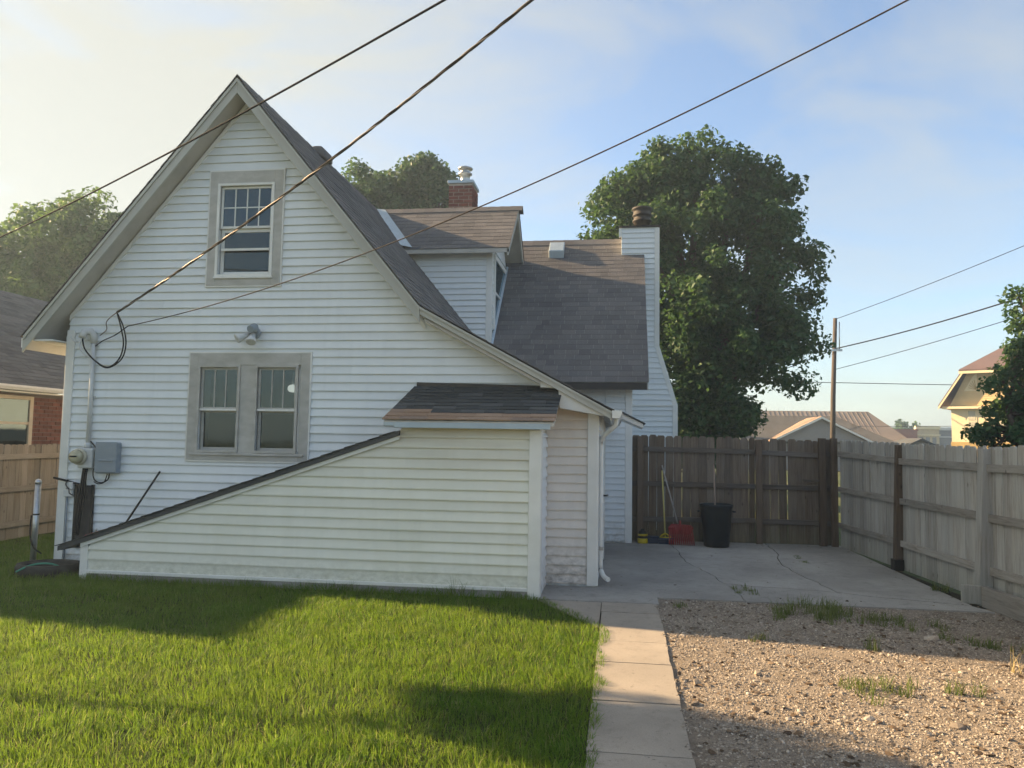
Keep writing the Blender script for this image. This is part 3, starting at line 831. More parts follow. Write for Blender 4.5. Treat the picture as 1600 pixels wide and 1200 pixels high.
# little shed roof above it
SZ0, SZ1 = 1.925, 2.37
sx0, sx1 = -2.60, -0.70
SY0 = Y0 - 0.17
sroof = MB().prism([(sx0, SY0, SZ0 - 0.012), (sx1, SY0, SZ0 - 0.012), (sx1 + 0.02, Y1 - 0.025, SZ1 - 0.012), (sx0 + 0.13, Y1 - 0.025, SZ1 - 0.012)], (0, 0, -0.045)).build('shed_roof', M['trim_grey'], house)
nsh = math.hypot(Y1 - 0.025 - SY0, SZ1 - SZ0)
shingle_roof(sroof, (sx0 - 0.015, SY0 - 0.015, SZ0 - 0.004), (1, 0, 0), (0, Y1 - SY0, SZ1 - SZ0), 1.93, nsh - 0.01, 0.098, M['shingle_dark'], wr=(0.24, 0.34), t=0.010,
             ends=lambda v: (0.13 * v / nsh, 1.93 + 0.02 * v / nsh), courses_mat=lambda k, x: M['shingle_tan'] if (k == 0 or (k == 1 and x < 1.75) or (k == 2 and x < 0.3)) else M['shingle_dark'])
MB().box(sx0 + 0.12, sx1 - 0.04, SY0 - 0.004, SY0 + 0.02, SZ0 - 0.09, SZ0 - 0.03).build('eave_fascia', M['flash'], house, 0.004)
MB().box(sx0 - 0.0, sx0 + 0.118, SY0 - 0.002, SY0 + 0.02, SZ0 - 0.07, SZ0 - 0.03).build('eave_fascia', M['flash'], house, 0.004)
MB().box(EXS, ER - 0.01, SY0 + 0.022, Y0 - 0.002, 1.845, 1.86).build('eave_soffit', M['soffit'], house)
MB().prism([(sx0 + 0.13, Y1 - 0.04, SZ1 - 0.01), (sx1 + 0.05, Y1 - 0.04, SZ1 - 0.06), (sx1 + 0.05, Y1 - 0.04, SZ1 + 0.0), (sx0 + 0.13, Y1 - 0.04, SZ1 + 0.04)], (0, 0.012, 0)).build('wall_flashing', M['deck'], house)
# sloping ends of the shed roof cheeks
MB().prism([(ER - 0.01, Y0 + 0.002, 1.86), (ER - 0.01, Y1 - 0.03, 1.86), (ER - 0.01, Y1 - 0.03, 2.27), (ER - 0.01, Y0 + 0.002, 1.93)], (-1.5, 0, 0)).build('shed_roof_cheek', M['siding_cream'], house)

# ---- right side wall with the back door, gutter and downspout
side = MB().box(WR - 0.12, WR, Y1 + 0.002, 13.3, 0.0, 2.15).build('side_wall', M['siding'], house)
DY0, DY1 = 10.35, 11.3
def ssp(zb, zt): return cut([(Y1 + 0.1, 13.28, Y1 + 0.1, 13.28)], [(DY0 - 0.09, DY1 + 0.09, -1, 2.1)], zb, zt)
clapboards(side, (WR, 0, 0), (0, 1, 0), (1, 0, 0), 0.05, 2.12, 0.1065, ssp, M['siding'])
door = MB().box(WR + 0.002, WR + 0.045, DY0, DY1, 0.05, 2.03).build('door', M['trim'], house)
for q in ((DY0 - 0.09, DY0 - 0.002, 0.03, 2.12), (DY1 + 0.002, DY1 + 0.09, 0.03, 2.12)):
    MB().box(WR + 0.002, WR + 0.06, q[0], q[1], q[2], q[3]).build('door_casing', M['trim'], house)
MB().box(WR + 0.046, WR + 0.052, DY0 + 0.15, DY1 - 0.15, 1.05, 1.85).build('pane', M['glass'], door)
MB().box(WR + 0.046, WR + 0.056, DY0 + 0.12, DY1 - 0.12, 0.2, 0.85).build('panel', M['trim'], door, 0.004)
MB().tube(crv([(WR + 0.045, DY0 + 0.08, 1.0), (WR + 0.10, DY0 + 0.08, 1.0), (WR + 0.115, DY0 + 0.16, 1.0)]), 0.012).build('handle', M['black'], door)
gt = [(0, 0), (0.085, 0), (0.115, 0.055), (0.115, 0.09), (0.105, 0.09), (0.10, 0.06), (0.078, 0.008), (0.008, 0.008), (0.008, 0.09), (0, 0.09)]
GX, GZ = REX + 0.005, 1.985
MB().prism([(GX + a, YB - 0.03, GZ + b) for a, b in gt], (0, 12.95 - YB, 0)).build('gutter', M['trim'], house)
MB().prism([(GX + a, YB - 0.033, GZ + b) for a, b in ((0, 0), (0.085, 0), (0.115, 0.055), (0.115, 0.09), (0, 0.09))], (0, 0.0025, 0)).build('gutter_end', M['trim'], house)
MB().box(REX - 0.02, REX + 0.003, YB + 0.02, 12.9, REZ - 0.12, REZ - 0.02).build('eave_fascia', M['trim'], house)
MB().box(WR + 0.002, REX - 0.022, YB + 0.28, 12.9, 2.045, 2.06).build('eave_soffit', M['soffit'], house)
ds = MB().tube(crv([(GX + 0.05, 9.12, GZ + 0.01), (GX + 0.05, 9.12, 1.95), (GX + 0.03, 9.13, 1.90), (-0.17, 9.28, 1.80), (-0.205, 9.36, 1.74), (-0.215, 9.4, 1.66), (-0.215, 9.4, 1.1), (-0.215, 9.4, 0.26), (-0.205, 9.36, 0.18), (-0.17, 9.26, 0.13), (-0.12, 9.16, 0.115)], 3), 0.028, 10)
ds = ds.build('downspout', M['trim'], house)
for z in (1.74, 0.42): MB().box(-0.245, -0.183, 9.366, 9.371, z, z + 0.04).build('strap', M['trim_grey'], ds)
hood = MB().prism([(REX + 0.11, 10.9, 2.13), (0.33, 10.9, 1.975), (0.33, 10.9, 1.915), (REX + 0.11, 10.9, 2.05)], (0, 1.1, 0)).build('door_hood', M['trim'], house, 0.004)
MB().prism([(REX + 0.09, 10.86, 2.165), (0.36, 10.86, 1.985), (0.36, 10.86, 1.972), (REX + 0.09, 10.86, 2.14)], (0, 1.18, 0)).build('hood_shingle', M['shingle_dark'], hood)

# ---- wing behind, with its own roof
WX, WY = 0.19, 13.3
wing = wall_poly('wing_wall', [(WX, WY, 0), (WX, 18.7, 0), (WX, 18.7, 2.9), (WX, 16.0, 5.75), (WX, WY, 2.9)], M['siding'], house, (-3.6, 0, 0))
clapboards(wing, (0, WY, 0), (1, 0, 0), (0, -1, 0), 0.05, 2.85, 0.1065, lambda a, b: [(WR + 0.035, WX - 0.09, WR + 0.035, WX - 0.09)], M['siding'])
MB().box(WX - 0.09, WX + 0.012, WY - 0.028, WY - 0.001, 0.0, 2.85).build('corner_board', M['trim'], house, 0.004)
MB().box(WX + 0.001, WX + 0.028, WY - 0.026, WY + 0.09, 0.0, 2.85).build('corner_board', M['trim'], house, 0.004)
MB().box(WR + 0.002, WR + 0.034, WY - 0.026, WY - 0.001, 0.0, 2.1).build('corner_board', M['trim'], house)
VEY, VEZ, VRY, VRZ = 12.9, 2.73, 16.0, 5.95
VS = (VRZ - VEZ) / (VRY - VEY)
wr0, wr1 = -4.0, 0.47
wroof = MB()
wroof.prism([(wr1, VEY, VEZ - 0.02), (wr1, VRY, VRZ - 0.02), (wr1, 2 * VRY - VEY, VEZ - 0.02), (wr1, 2 * VRY - VEY, VEZ - 0.14), (wr1, VRY, VRZ - 0.17), (wr1, VEY, VEZ - 0.14)], (wr0 - wr1, 0, 0))
wroof = wroof.build('wing_roof', M['soffit'], house)
vlen = math.hypot(VRY - VEY, VRZ - VEZ)
shingle_roof(wroof, (-2.75, VEY - 0.02, VEZ - 0.015), (1, 0, 0), (0, VRY - VEY, VRZ - VEZ), wr1 + 2.765, vlen - 0.02, 0.143, M['shingle'], maxparts=300, wr=(0.16, 0.30), t=0.004, lift=0.0012)
shingle_roof(wroof, (wr1 + 0.015, 2 * VRY - VEY + 0.02, VEZ - 0.015), (-1, 0, 0), (0, VEY - VRY, VRZ - VEZ), 4.4, vlen - 0.02, 0.143, M['shingle'], stuff_only=True)
cap = MB()
x = -2.7
while x < wr1 - 0.1:
    cap.prism([(x, VRY, VRZ + 0.03), (x, VRY - 0.13, VRZ - 0.105), (x, VRY - 0.13, VRZ - 0.115), (x, VRY, VRZ + 0.018), (x, VRY + 0.13, VRZ - 0.115), (x, VRY + 0.13, VRZ - 0.105)], (0.235, 0, -0.006)); x += 0.215
props(cap.build('ridge_cap', M['shingle'], wroof), kind='stuff')
MB().box(-2.4, wr1 - 0.02, VEY - 0.012, VEY + 0.01, VEZ - 0.14, VEZ - 0.025).build('eave_fascia', M['deck'], house)
MB().box(-0.26, wr1 - 0.03, VEY + 0.012, WY - 0.03, VEZ - 0.1, VEZ - 0.085).build('eave_soffit', M['soffit'], house)
vy = 15.55
vz = VEZ + VS * (vy - VEY)
MB().prism([(-1.46, vy, vz - 0.02), (-1.46, vy + 0.30, vz + 0.30), (-1.46, vy + 0.24, vz + 0.40), (-1.46, vy - 0.05, vz + 0.15)], (0.31, 0, 0)).build('roof_vent', M['flash'], house, 0.015)

# ---- side dormer
DYF, DRY, DRZ = 13.35, 14.55, 6.26      # front eave, ridge
DEZ = 5.17; DX = -1.97                  # eave height, outer rake
DWY, DWX = 13.6, -2.33                  # cheek wall, face wall
dw = wall_poly('dormer_wall', [(DWX, DWY, 3.0), (DWX, 2 * DRY - DWY, 3.0), (DWX, 2 * DRY - DWY, 5.2), (DWX, DRY, 6.1), (DWX, DWY, 5.25)], M['siding'], house, (-2.2, 0, 0))
def dsp(zb, zt):
    f = lambda z: AX + (AZ - z) / SR + 0.0
    return [(f(zb), DWX - 0.08, f(zt), DWX - 0.08)]
clapboards(dw, (0, DWY, 0), (1, 0, 0), (0, -1, 0), 3.3, 5.2, 0.1065, dsp, M['siding'])
clapboards(dw, (DWX, 0, 0), (0, 1, 0), (1, 0, 0), 3.2, 5.25, 0.1065, lambda a, b: cut([(DWY + 0.08, 2 * DRY - DWY, DWY + 0.08, 2 * DRY - DWY)], [(13.78, 15.25, 3.75, 5.2)], a, b), M['siding'])
MB().box(DWX - 0.08, DWX + 0.02, DWY - 0.026, DWY - 0.001, 3.0, 5.22).build('corner_board', M['trim'], house)
MB().box(DWX + 0.001, DWX + 0.026, DWY - 0.024, DWY + 0.08, 3.0, 5.22).build('corner_board', M['trim'], house)
dwin = part('window', house, (DWX, 14.5, 3.8)); dwin['label'] = 'dormer window seen edge-on'
for q in frame_rects(13.78, 15.25, 3.75, 5.15, 0.09):
    MB().box(DWX + 0.001, DWX + 0.05, q[0], q[1], q[2], q[3]).build('casing', M['trim'], dwin)
MB().box(DWX + 0.02, DWX + 0.03, 13.87, 15.16, 3.84, 5.06).build('pane', M['glass'], dwin)
MB().box(DWX + 0.031, DWX + 0.045, 13.87, 15.16, 4.42, 4.47).build('meeting_rail', M['trim'], dwin)
ds_ = (DRZ - DEZ) / (DRY - DYF)
dback = -4.75
droof = MB().prism([(DX, DYF, DEZ - 0.02), (DX, DRY, DRZ - 0.02), (DX, 2 * DRY - DYF, DEZ - 0.02), (DX, 2 * DRY - DYF, DEZ - 0.09), (DX, DRY, DRZ - 0.13), (DX, DYF, DEZ - 0.09)], (dback - DX, 0, 0)).build('dormer_roof', M['soffit'], house)
dlen = math.hypot(DRY - DYF, DRZ - DEZ)
mlim = lambda v: max(0.0, (AX + (AZ - (DEZ + v / dlen * (DRZ - DEZ))) / SR) - dback - 0.03)
shingle_roof(droof, (dback, DYF - 0.015, DEZ - 0.014), (1, 0, 0), (0, DRY - DYF, DRZ - DEZ), DX - dback + 0.012, dlen - 0.01, 0.143, M['shingle'], wr=(0.2, 0.33), t=0.0045, lift=0.0012, ends=lambda v: (mlim(v), DX - dback + 0.012))
shingle_roof(droof, (DX + 0.012, 2 * DRY - DYF + 0.015, DEZ - 0.014), (-1, 0, 0), (0, DYF - DRY, DRZ - DEZ), 2.2, dlen - 0.01, 0.143, M['shingle'], stuff_only=True)
cap = MB(); x = -4.7
while x < DX - 0.1:
    cap.prism([(x, DRY, DRZ + 0.03), (x, DRY - 0.13, DRZ - 0.09), (x, DRY - 0.13, DRZ - 0.10), (x, DRY, DRZ + 0.018), (x, DRY + 0.13, DRZ - 0.10), (x, DRY + 0.13, DRZ - 0.09)], (0.235, 0, -0.006)); x += 0.215
props(cap.build('ridge_cap', M['shingle'], droof), kind='stuff')
for sgn in (1, -1):
    ya, yb_ = (DYF, DRY) if sgn == 1 else (2 * DRY - DYF, DRY)
    MB().prism([(DX - 0.03, ya, DEZ - 0.03), (DX - 0.03, yb_, DRZ - 0.03), (DX - 0.03, yb_, DRZ - 0.20), (DX - 0.03, ya, DEZ - 0.15)], (0.028, 0, 0)).build('barge_board', M['barge'], house)
MB().box(-3.9, DX - 0.035, DYF - 0.012, DYF + 0.006, DEZ - 0.10, DEZ - 0.025).build('eave_fascia', M['soffit'], house)
# metal in the valley
vx0 = AX + (AZ - DRZ) / SR; vx1 = AX + (AZ - DEZ) / SR
MB().add([(vx0 - 0.03, DRY, DRZ + 0.045), (vx0 + 0.16, DRY - 0.02, DRZ + 0.02), (vx1 + 0.17, DYF - 0.02, DEZ + 0.02), (vx1 - 0.04, DYF - 0.03, DEZ + 0.06)], [(0, 3, 2, 1)]).build('valley_flashing', M['flash'], house)
MB().add([(DWX + 0.03, 13.5, 3.42), (DWX + 0.03, 15.3, 5.27), (DWX + 0.07, 15.3, 5.25), (DWX + 0.07, 13.5, 3.38)], [(0, 3, 2, 1)]).build('step_flashing', M['flash'], house)

# ---- brick chimney behind the dormer
bch = MB().box(-3.47, -2.99, 15.008, 15.592, 5.0, 6.93).build('brick_chimney', M['mortar'], house)
def brick_face(parent, org, u, nrm, length, z0, z1, bl, bh, mj, mat, depth=0.012):
    org = Vector(org); u = Vector(u); nrm = Vector(nrm)
    row = 0; z = z0
    rot = Matrix((u, nrm, Vector((0, 0, 1)))).transposed()
    if rot.determinant() < 0: pass
    cache = {}
    off = worigin(parent)
    while z + bh <= z1 + 0.001:
        x = -(bl + mj) / 2 if row % 2 else 0.0
        while x < length - 0.02:
            a = max(0, x); b = min(length, x + bl)
            if b - a > 0.03:
                w = round(b - a, 3)
                if w not in cache:
                    me = bpy.data.meshes.new('brick')
                    vv = []
                    for sx in (0, w):
                        for sy in (-0.02, depth):
                            for sz in (0, bh): vv.append(u * sx + nrm * sy + Vector((0, 0, sz)))
                    me.from_pydata([tuple(v) for v in vv], [], [(0, 1, 3, 2), (4, 6, 7, 5), (0, 4, 5, 1), (2, 3, 7, 6), (0, 2, 6, 4), (1, 5, 7, 3)])
                    bm = bmesh.new(); bm.from_mesh(me); bmesh.ops.recalc_face_normals(bm, faces=bm.faces); bm.to_mesh(me); bm.free()
                    me.materials.append(mat); cache[w] = me
                o = bpy.data.objects.new('brick', cache[w]); COL.objects.link(o); o.parent = parent
                o.location = org + u * a + Vector((0, 0, z - org.z)) + nrm * random.uniform(-0.003, 0.003) - off
            x += bl + mj
        z += bh + mj; row += 1
brick_face(bch, (-3.47, 15.008, 0), (1, 0, 0), (0, -1, 0), 0.48, 6.16, 6.92, 0.195, 0.058, 0.016, M['brick'])
brick_face(bch, (-2.99, 15.008, 0), (0, 1, 0), (1, 0, 0), 0.584, 6.16, 6.92, 0.195, 0.058, 0.016, M['brick'])
MB().box(-3.50, -2.96, 14.975, 15.625, 6.932, 7.0).build('chimney_cap', M['flash'], bch, 0.008)
MB().lathe([(0.13, 7.0), (0.10, 7.06), (0.095, 7.2), (0.14, 7.21), (0.145, 7.235), (0.10, 7.25), (0.10, 7.31), (0.15, 7.32), (0.155, 7.35), (0.06, 7.39), (0.01, 7.40)], 20, (-3.2, 15.3, 0)).build('metal_flue', M['steel'], bch)

# ---- sided chimney chase on the wing's end
CY = 15.6
chase = MB().prism([(0.02, CY, 6.1), (0.77, CY, 6.1), (0.77, CY, 3.67), (1.13, CY, 2.47), (1.13, CY, 0), (0.2, CY, 0), (0.2, CY, 3.2), (0.02, CY, 5.0)], (0, 0.9, 0)).build('chimney_chase', M['siding'], house)
def csp(zb, zt):
    rr = lambda z: 0.69 if z > 3.67 else min(1.05, 0.69 + (3.67 - z) * 0.3)
    return [(0.03 if zb > 5 else 0.2, rr(zb), 0.03 if zb > 5 else 0.2, rr(zt))]
clapboards(chase, (0, CY, 0), (1, 0, 0), (0, -1, 0), 1.62, 6.05, 0.1065, csp, M['siding'])
MB().box(0.69, 0.785, CY - 0.04, CY - 0.001, 3.67, 6.08).build('corner_board', M['trim'], chase)
MB().prism([(0.69, CY - 0.03, 3.668), (0.785, CY - 0.03, 3.668), (1.145, CY - 0.03, 2.475), (1.05, CY - 0.03, 2.475)], (0, 0.029, 0)).build('corner_board', M['trim'], chase)
MB().box(1.05, 1.145, CY - 0.04, CY - 0.001, 0.0, 2.473).build('corner_board', M['trim'], chase)
MB().box(-0.03, 0.03, CY - 0.04, CY - 0.001, 5.9, 6.08).build('corner_board', M['trim'], chase)
MB().box(0.2, 1.05, CY - 0.036, CY - 0.003, 2.45, 2.475).build('seam_trim', M['trim'], chase)
MB().box(0.2, 1.05, CY - 0.034, CY - 0.02, 1.56, 1.63).build('base_rail', M['trim'], chase)
MB().box(-0.03, 0.81, CY - 0.05, CY + 0.95, 6.1, 6.13).build('chase_cap', M['flue'], chase)
MB().lathe([(0.17, 6.13), (0.17, 6.33), (0.20, 6.335), (0.20, 6.37), (0.175, 6.38), (0.175, 6.45), (0.2, 6.455), (0.2, 6.49), (0.185, 6.5), (0.185, 6.58), (0.215, 6.59), (0.21, 6.63), (0.05, 6.66), (0.01, 6.66)], 24, (0.45, CY + 0.45, 0)).build('flue_pipe', M['flue'], chase)
# body of the house behind (left side and back walls)
MB().box(WL, WL + 0.12, Y1 + 0.121, 18.9, 0, 2.95).build('side_wall', M['siding'], house)
MB().box(WL + 0.121, -3.42, 18.8, 18.9, 0, 2.95).build('back_wall', M['siding'], house)
# ------------------------------------------------------------------ fences
def board_meshes(mat, w=0.138, h=1.8, t=0.016):
    out = []
    for i in range(5):
        ww = w * (0.96 + 0.02 * i); e = 0.02 + 0.004 * i; lean = 0.003 * (i - 2)
        me = bpy.data.meshes.new('board')
        prof = [(-ww / 2, 0), (ww / 2, 0), (ww / 2 + lean, h - e * 1.3), (ww / 2 - e + lean, h), (-ww / 2 + e + lean, h), (-ww / 2 + lean, h - e * 1.3)]
        n = len(prof)
        v = [(x, -t / 2, z) for x, z in prof] + [(x, t / 2, z) for x, z in prof]
        me.from_pydata(v, [], [tuple(range(n)), tuple(range(2 * n - 1, n - 1, -1))] + [((k + 1) % n, k, n + k, n + (k + 1) % n) for k in range(n)])
        me.materials.append(mat); me.update(); out.append(me)
    return out

def fence_run(root, p0, p1, h0, h1, side, boards, railmat, rails=(0.40, 1.0, 1.58), gap=(0.0, 0.006), z0=0.03, board_off=0.05, rail_h=0.085, w=0.138):
    """boards on the far side (side * left normal), rails on the near side"""
    p0 = Vector((*p0, 0)); p1 = Vector((*p1, 0)); d = (p1 - p0); L = d.length; d.normalize()
    nrm = Vector((-d.y, d.x, 0)) * side
    ang = math.atan2(d.y, d.x); off = worigin(root)
    s = 0.004
    while s < L - 0.05:
        ww = w
        if s + ww > L: ww = L - s
        me = random.choice(boards)
        o = bpy.data.objects.new('board', me); COL.objects.link(o); o.parent = root
        t = (s + ww / 2) / L
        hh = h0 + (h1 - h0) * t + random.uniform(-0.012, 0.012)
        p = p0 + d * (s + ww / 2) + nrm * (board_off + random.uniform(-0.002, 0.004))
        o.location = Vector((p.x, p.y, z0)) - off
        o.rotation_euler = (random.uniform(-0.006, 0.006), random.uniform(-0.006, 0.006), ang + random.uniform(-0.02, 0.02))
        o.scale = (ww / w, 1, (hh - z0) / 1.8)
        s += ww + random.uniform(*gap)
    for z in rails:
        a = p0 + nrm * 0.02 + Vector((0, 0, z * h0 / 1.83 + random.uniform(-.01, .01))); b = p1 + nrm * 0.02 + Vector((0, 0, z * h1 / 1.83 + random.uniform(-.01, .01)))
        MB().bar(a, b, 0.036, rail_h).build('rail', railmat, root, 0.003)

def post(root, x, y, h, mat, w=0.095, lean=(0, 0), name='post'):
    return MB().prism([(x - w / 2, y - w / 2, 0), (x + w / 2, y - w / 2, 0), (x + w / 2, y + w / 2, 0), (x - w / 2, y + w / 2, 0)], (lean[0], lean[1], h)).build(name, mat, root, 0.005)

bm_back = board_meshes(M['wood_back'])
bm_side = board_meshes(M['wood_side'])
bm_left = board_meshes(M['wood_left'])
fb = thing('wooden_fence', 'dark brown picket fence across the back of the patio, behind the garbage can', 'fence', (1.3, 13.7, 0))
fence_run(fb, (0.22, 13.58), (2.33, 13.80), 1.86, 1.83, 1, bm_back, M['wood_rail_x'], gap=(0.0, 0.011))
post(fb, 0.36, 13.55, 1.83, M['wood_post'], 0.1)
post(fb, 2.38, 13.77, 1.80, M['wood_post'], 0.1)
post(fb, 3.42, 13.74, 1.84, M['wood_post'], 0.11)
fence_run(fb, (3.48, 13.78), (3.66, 13.79), 1.82, 1.82, 1, bm_back, M['wood_rail_x'])
MB().bar((0.2, 13.70, 0.09), (2.3, 13.92, 0.09), 0.03, 0.16).build('kick_board', M['wood_rail_x'], fb)
gate = thing('wooden_gate', 'dark board gate between two posts in the back corner of the patio', 'gate', (2.9, 13.8, 0))
fence_run(gate, (2.44, 13.80), (3.385, 13.79), 1.82, 1.80, 1, bm_back, M['wood_rail_x'])
MB().box(3.1, 3.36, 13.70, 13.74, 1.10, 1.14).build('latch_bar', M['wood_rail_x'], gate)
fr_ = thing('wooden_fence', 'weathered grey picket fence along the right side of the patio and gravel', 'fence', (3.8, 11.0, 0))
RP = [(3.64, 13.66), (3.82, 11.36), (3.99, 9.19), (4.2, 6.6), (4.42, 4.0)]
hs = [1.82, 1.76, 1.73, 1.74, 1.76]
for i in range(4):
    a, b = RP[i], RP[i + 1]
    fence_run(fr_, a, b, hs[i], hs[i + 1], 1, bm_side, M['wood_rail_y'], gap=(0.0, 0.005), z0=0.03 if i < 2 else 0.16)
post(fr_, 3.60, 13.70, 1.84, M['wood_post'], 0.1)
post(fr_, 3.80, 11.36, 1.74, M['wood_post'], 0.1, (0.06, 0))
post(fr_, 3.95, 9.19, 1.70, M['wood_side'], 0.14, (0.09, 0))
post(fr_, 4.17, 6.6, 1.74, M['wood_post'], 0.1)
post(fr_, 4.40, 4.0, 1.74, M['wood_post'], 0.1)
MB().box(3.73, 3.86, 11.28, 11.42, 0.02, 0.17).build('post_base', M['black'], fr_, 0.006)
tim = thing('landscape_timber', 'thick grey timber plank edging the ground under the right fence', 'timber', (3.95, 8.0, 0))
MB().bar((3.90, 9.05, 0.115), (4.25, 4.0, 0.115), 0.06, 0.22).build('plank', M['wood_rail_y'], tim, 0.006)
MB().bar((3.72, 9.17, 0.115), (3.98, 9.12, 0.115), 0.05, 0.20).build('end_block', M['wood_side'], tim, 0.006)
fl_ = thing('wooden_fence', 'tan picket fence at the left edge in front of the brick house', 'fence', (-9.5, 11.5, 0))
fence_run(fl_, (-9.35, 8.2), (-9.75, 15.5), 1.52, 1.55, 1, bm_left, M['wood_left_y'], gap=(0.0, 0.004), rails=(0.32, 0.98, 1.6))
for y in (8.3, 10.2, 12.62, 15.0): post(fl_, -9.42 - (y - 8.2) * 0.055, y, 1.42, M['wood_left'], 0.09)

# ------------------------------------------------------------------ things standing against the back fence
can = thing('garbage_can', 'tall black plastic garbage can standing open by the back fence', 'garbage can', (1.60, 13.3, 0.024))
MB().lathe([(0.02, 0.026), (0.195, 0.026), (0.205, 0.05), (0.255, 0.64), (0.262, 0.66), (0.272, 0.67), (0.275, 0.715), (0.268, 0.722), (0.255, 0.715), (0.25, 0.66), (0.20, 0.08), (0.02, 0.075)], 36, (1.60, 13.22, 0), cap=False).build('tub', M['can'], can)
for s in (-1, 1): MB().tube([(1.60 + s * 0.262, 13.16, 0.6), (1.60 + s * 0.30, 13.17, 0.6), (1.60 + s * 0.30, 13.27, 0.6), (1.60 + s * 0.262, 13.28, 0.6)], 0.012).build('handle', M['can'], can)
stick = thing('wooden_pole', 'brown wooden tool handle sticking up out of the black garbage can', 'pole')
MB().tube([(1.60, 13.24, 0.10), (1.578, 13.36, 1.37)], 0.014, 10).build('shaft', M['handle'], stick)
broom = thing('broom', 'push broom with pale yellow handle leaning on the back fence', 'broom', (0.85, 13.4, 0.024))
MB().tube([(0.775, 13.34, 0.14), (0.735, 13.60, 1.24)], 0.013, 10).build('handle', M['yellow_paint'], broom)
MB().box(0.66, 0.92, 13.27, 13.36, 0.085, 0.13).build('head', M['blue'], broom, 0.01)
MB().tube([(0.775, 13.335, 0.2), (0.71, 13.31, 0.165), (0.68, 13.30, 0.135), (0.79, 13.28, 0.133), (0.88, 13.30, 0.137), (0.84, 13.31, 0.16), (0.775, 13.335, 0.2)], 0.011, 8).build('bracket', M['yellow_plastic'], broom)
br = MB()
for i in range(26):
    for j in range(4):
        x = 0.67 + 0.0096 * i; y = 13.28 + 0.022 * j
        br.bar((x, y, 0.085), (x + random.uniform(-.012, .012), y + random.uniform(-.015, .01), 0.026), 0.007, 0.007)
props(br.build('bristles', M['blue'], broom), kind='stuff')
rake = thing('leaf_rake', 'red plastic leaf rake with grey handle, head down by the garbage can', 'rake', (1.03, 13.35, 0.024))
MB().tube([(1.02, 13.36, 0.22), (0.735, 13.62, 1.33)], 0.013, 10).build('handle', M['grey_handle'], rake)
MB().prism([(0.84, 13.33, 0.19), (1.20, 13.33, 0.19), (1.24, 13.31, 0.30), (1.20, 13.34, 0.345), (0.88, 13.34, 0.36), (0.82, 13.31, 0.30)], (0, 0.02, 0)).build('head', M['red_plastic'], rake, 0.004)
for i in range(13):
    t = i / 12
    MB().tube([(0.86 + 0.34 * t, 13.328, 0.34), (0.84 + 0.385 * t, 13.318, 0.19), (0.84 + 0.40 * t, 13.25, 0.06), (0.84 + 0.40 * t, 13.20, 0.03)], [0.008, 0.013, 0.012, 0.006], 6).build('tine', M['red_plastic'], rake)
MB().tube([(1.02, 13.35, 0.42), (1.02, 13.34, 0.22)], [0.018, 0.035], 10).build('socket', M['red_plastic'], rake)
can2 = thing('plastic_jug', 'small black and yellow plastic jug at the foot of the white wing corner', 'jug', (0.40, 13.3, 0.024))
MB().lathe([(0.01, 0.026), (0.085, 0.026), (0.088, 0.04), (0.086, 0.10), (0.07, 0.108)], 20, (0.40, 13.33, 0)).build('base', M['yellow_plastic'], can2)
MB().lathe([(0.075, 0.108), (0.08, 0.12), (0.078, 0.2), (0.06, 0.225), (0.03, 0.235), (0.03, 0.26), (0.005, 0.262)], 20, (0.40, 13.33, 0)).build('body', M['black'], can2)
MB().lathe([(0.0795, 0.15), (0.0815, 0.152), (0.081, 0.18), (0.079, 0.182)], 20, (0.40, 13.33, 0), cap=False).build('label_band', M['yellow_plastic'], can2)
tray = thing('plastic_tray', 'low dark blue tray lying flat between the jug and the broom', 'tray', (0.57, 13.42, 0.024))
MB().prism([(0.49, 13.3, 0.026), (0.66, 13.3, 0.026), (0.68, 13.3, 0.12), (0.47, 13.3, 0.12)], (0, 0.2, 0)).build('body', M['blue'], tray, 0.008)
MB().box(0.462, 0.688, 13.29, 13.51, 0.121, 0.134).build('rim', M['blue'], tray, 0.004)

# ------------------------------------------------------------------ left corner of the house
sp = thing('steel_post', 'galvanised steel pipe post standing in the grass left of the house', 'post', (-7.44, 9.05, 0))
MB().tube([(-7.44, 9.05, -0.05), (-7.43, 9.05, 1.08)], 0.036, 14).build('pipe', M['steel'], sp)
MB().lathe([(0.04, 1.06), (0.041, 1.09), (0.03, 1.115), (0.005, 1.125)], 14, (-7.43, 9.05, 0)).build('cap', M['steel'], sp)
MB().lathe([(0.037, 0.66), (0.041, 0.662), (0.041, 0.68), (0.037, 0.682)], 14, (-7.432, 9.05, 0), cap=False).build('clamp', M['black'], sp)
MB().tube(crv([(-7.475, 9.02, 0.66), (-7.48, 9.02, 0.45), (-7.44, 9.0, 0.33), (-7.38, 9.0, 0.24), (-7.3, 9.02, 0.18)]), 0.009, 6).build('ground_wire', M['wire'], sp)
tub = thing('rubber_ring', 'black round rubber tub lying in the grass at the left corner', 'tub', (-6.86, 8.62, 0))
MB().lathe([(0.30, 0.02), (0.35, 0.01), (0.385, 0.04), (0.39, 0.10), (0.37, 0.14), (0.335, 0.145), (0.315, 0.11), (0.30, 0.04), (0.02, 0.03)], 36, (-6.86, 8.62, 0.0), cap=False, sx=1.0, sy=0.8).build('rim', M['rubber'], tub)
hs_ = thing('garden_hose', 'short loop of green hose in the black rubber tub', 'hose')
MB().tube(crv([(-7.02, 8.28, 0.08), (-6.92, 8.35, 0.14), (-6.82, 8.40, 0.165), (-6.70, 8.45, 0.16), (-6.62, 8.55, 0.10)]), 0.011, 8).build('tube', M['hose'], hs_)
YW = Y1 - 0.022
met = thing('electric_meter', 'round electric meter with conduit on the white wall at the left corner', 'meter', (-6.85, Y1, 1.43))
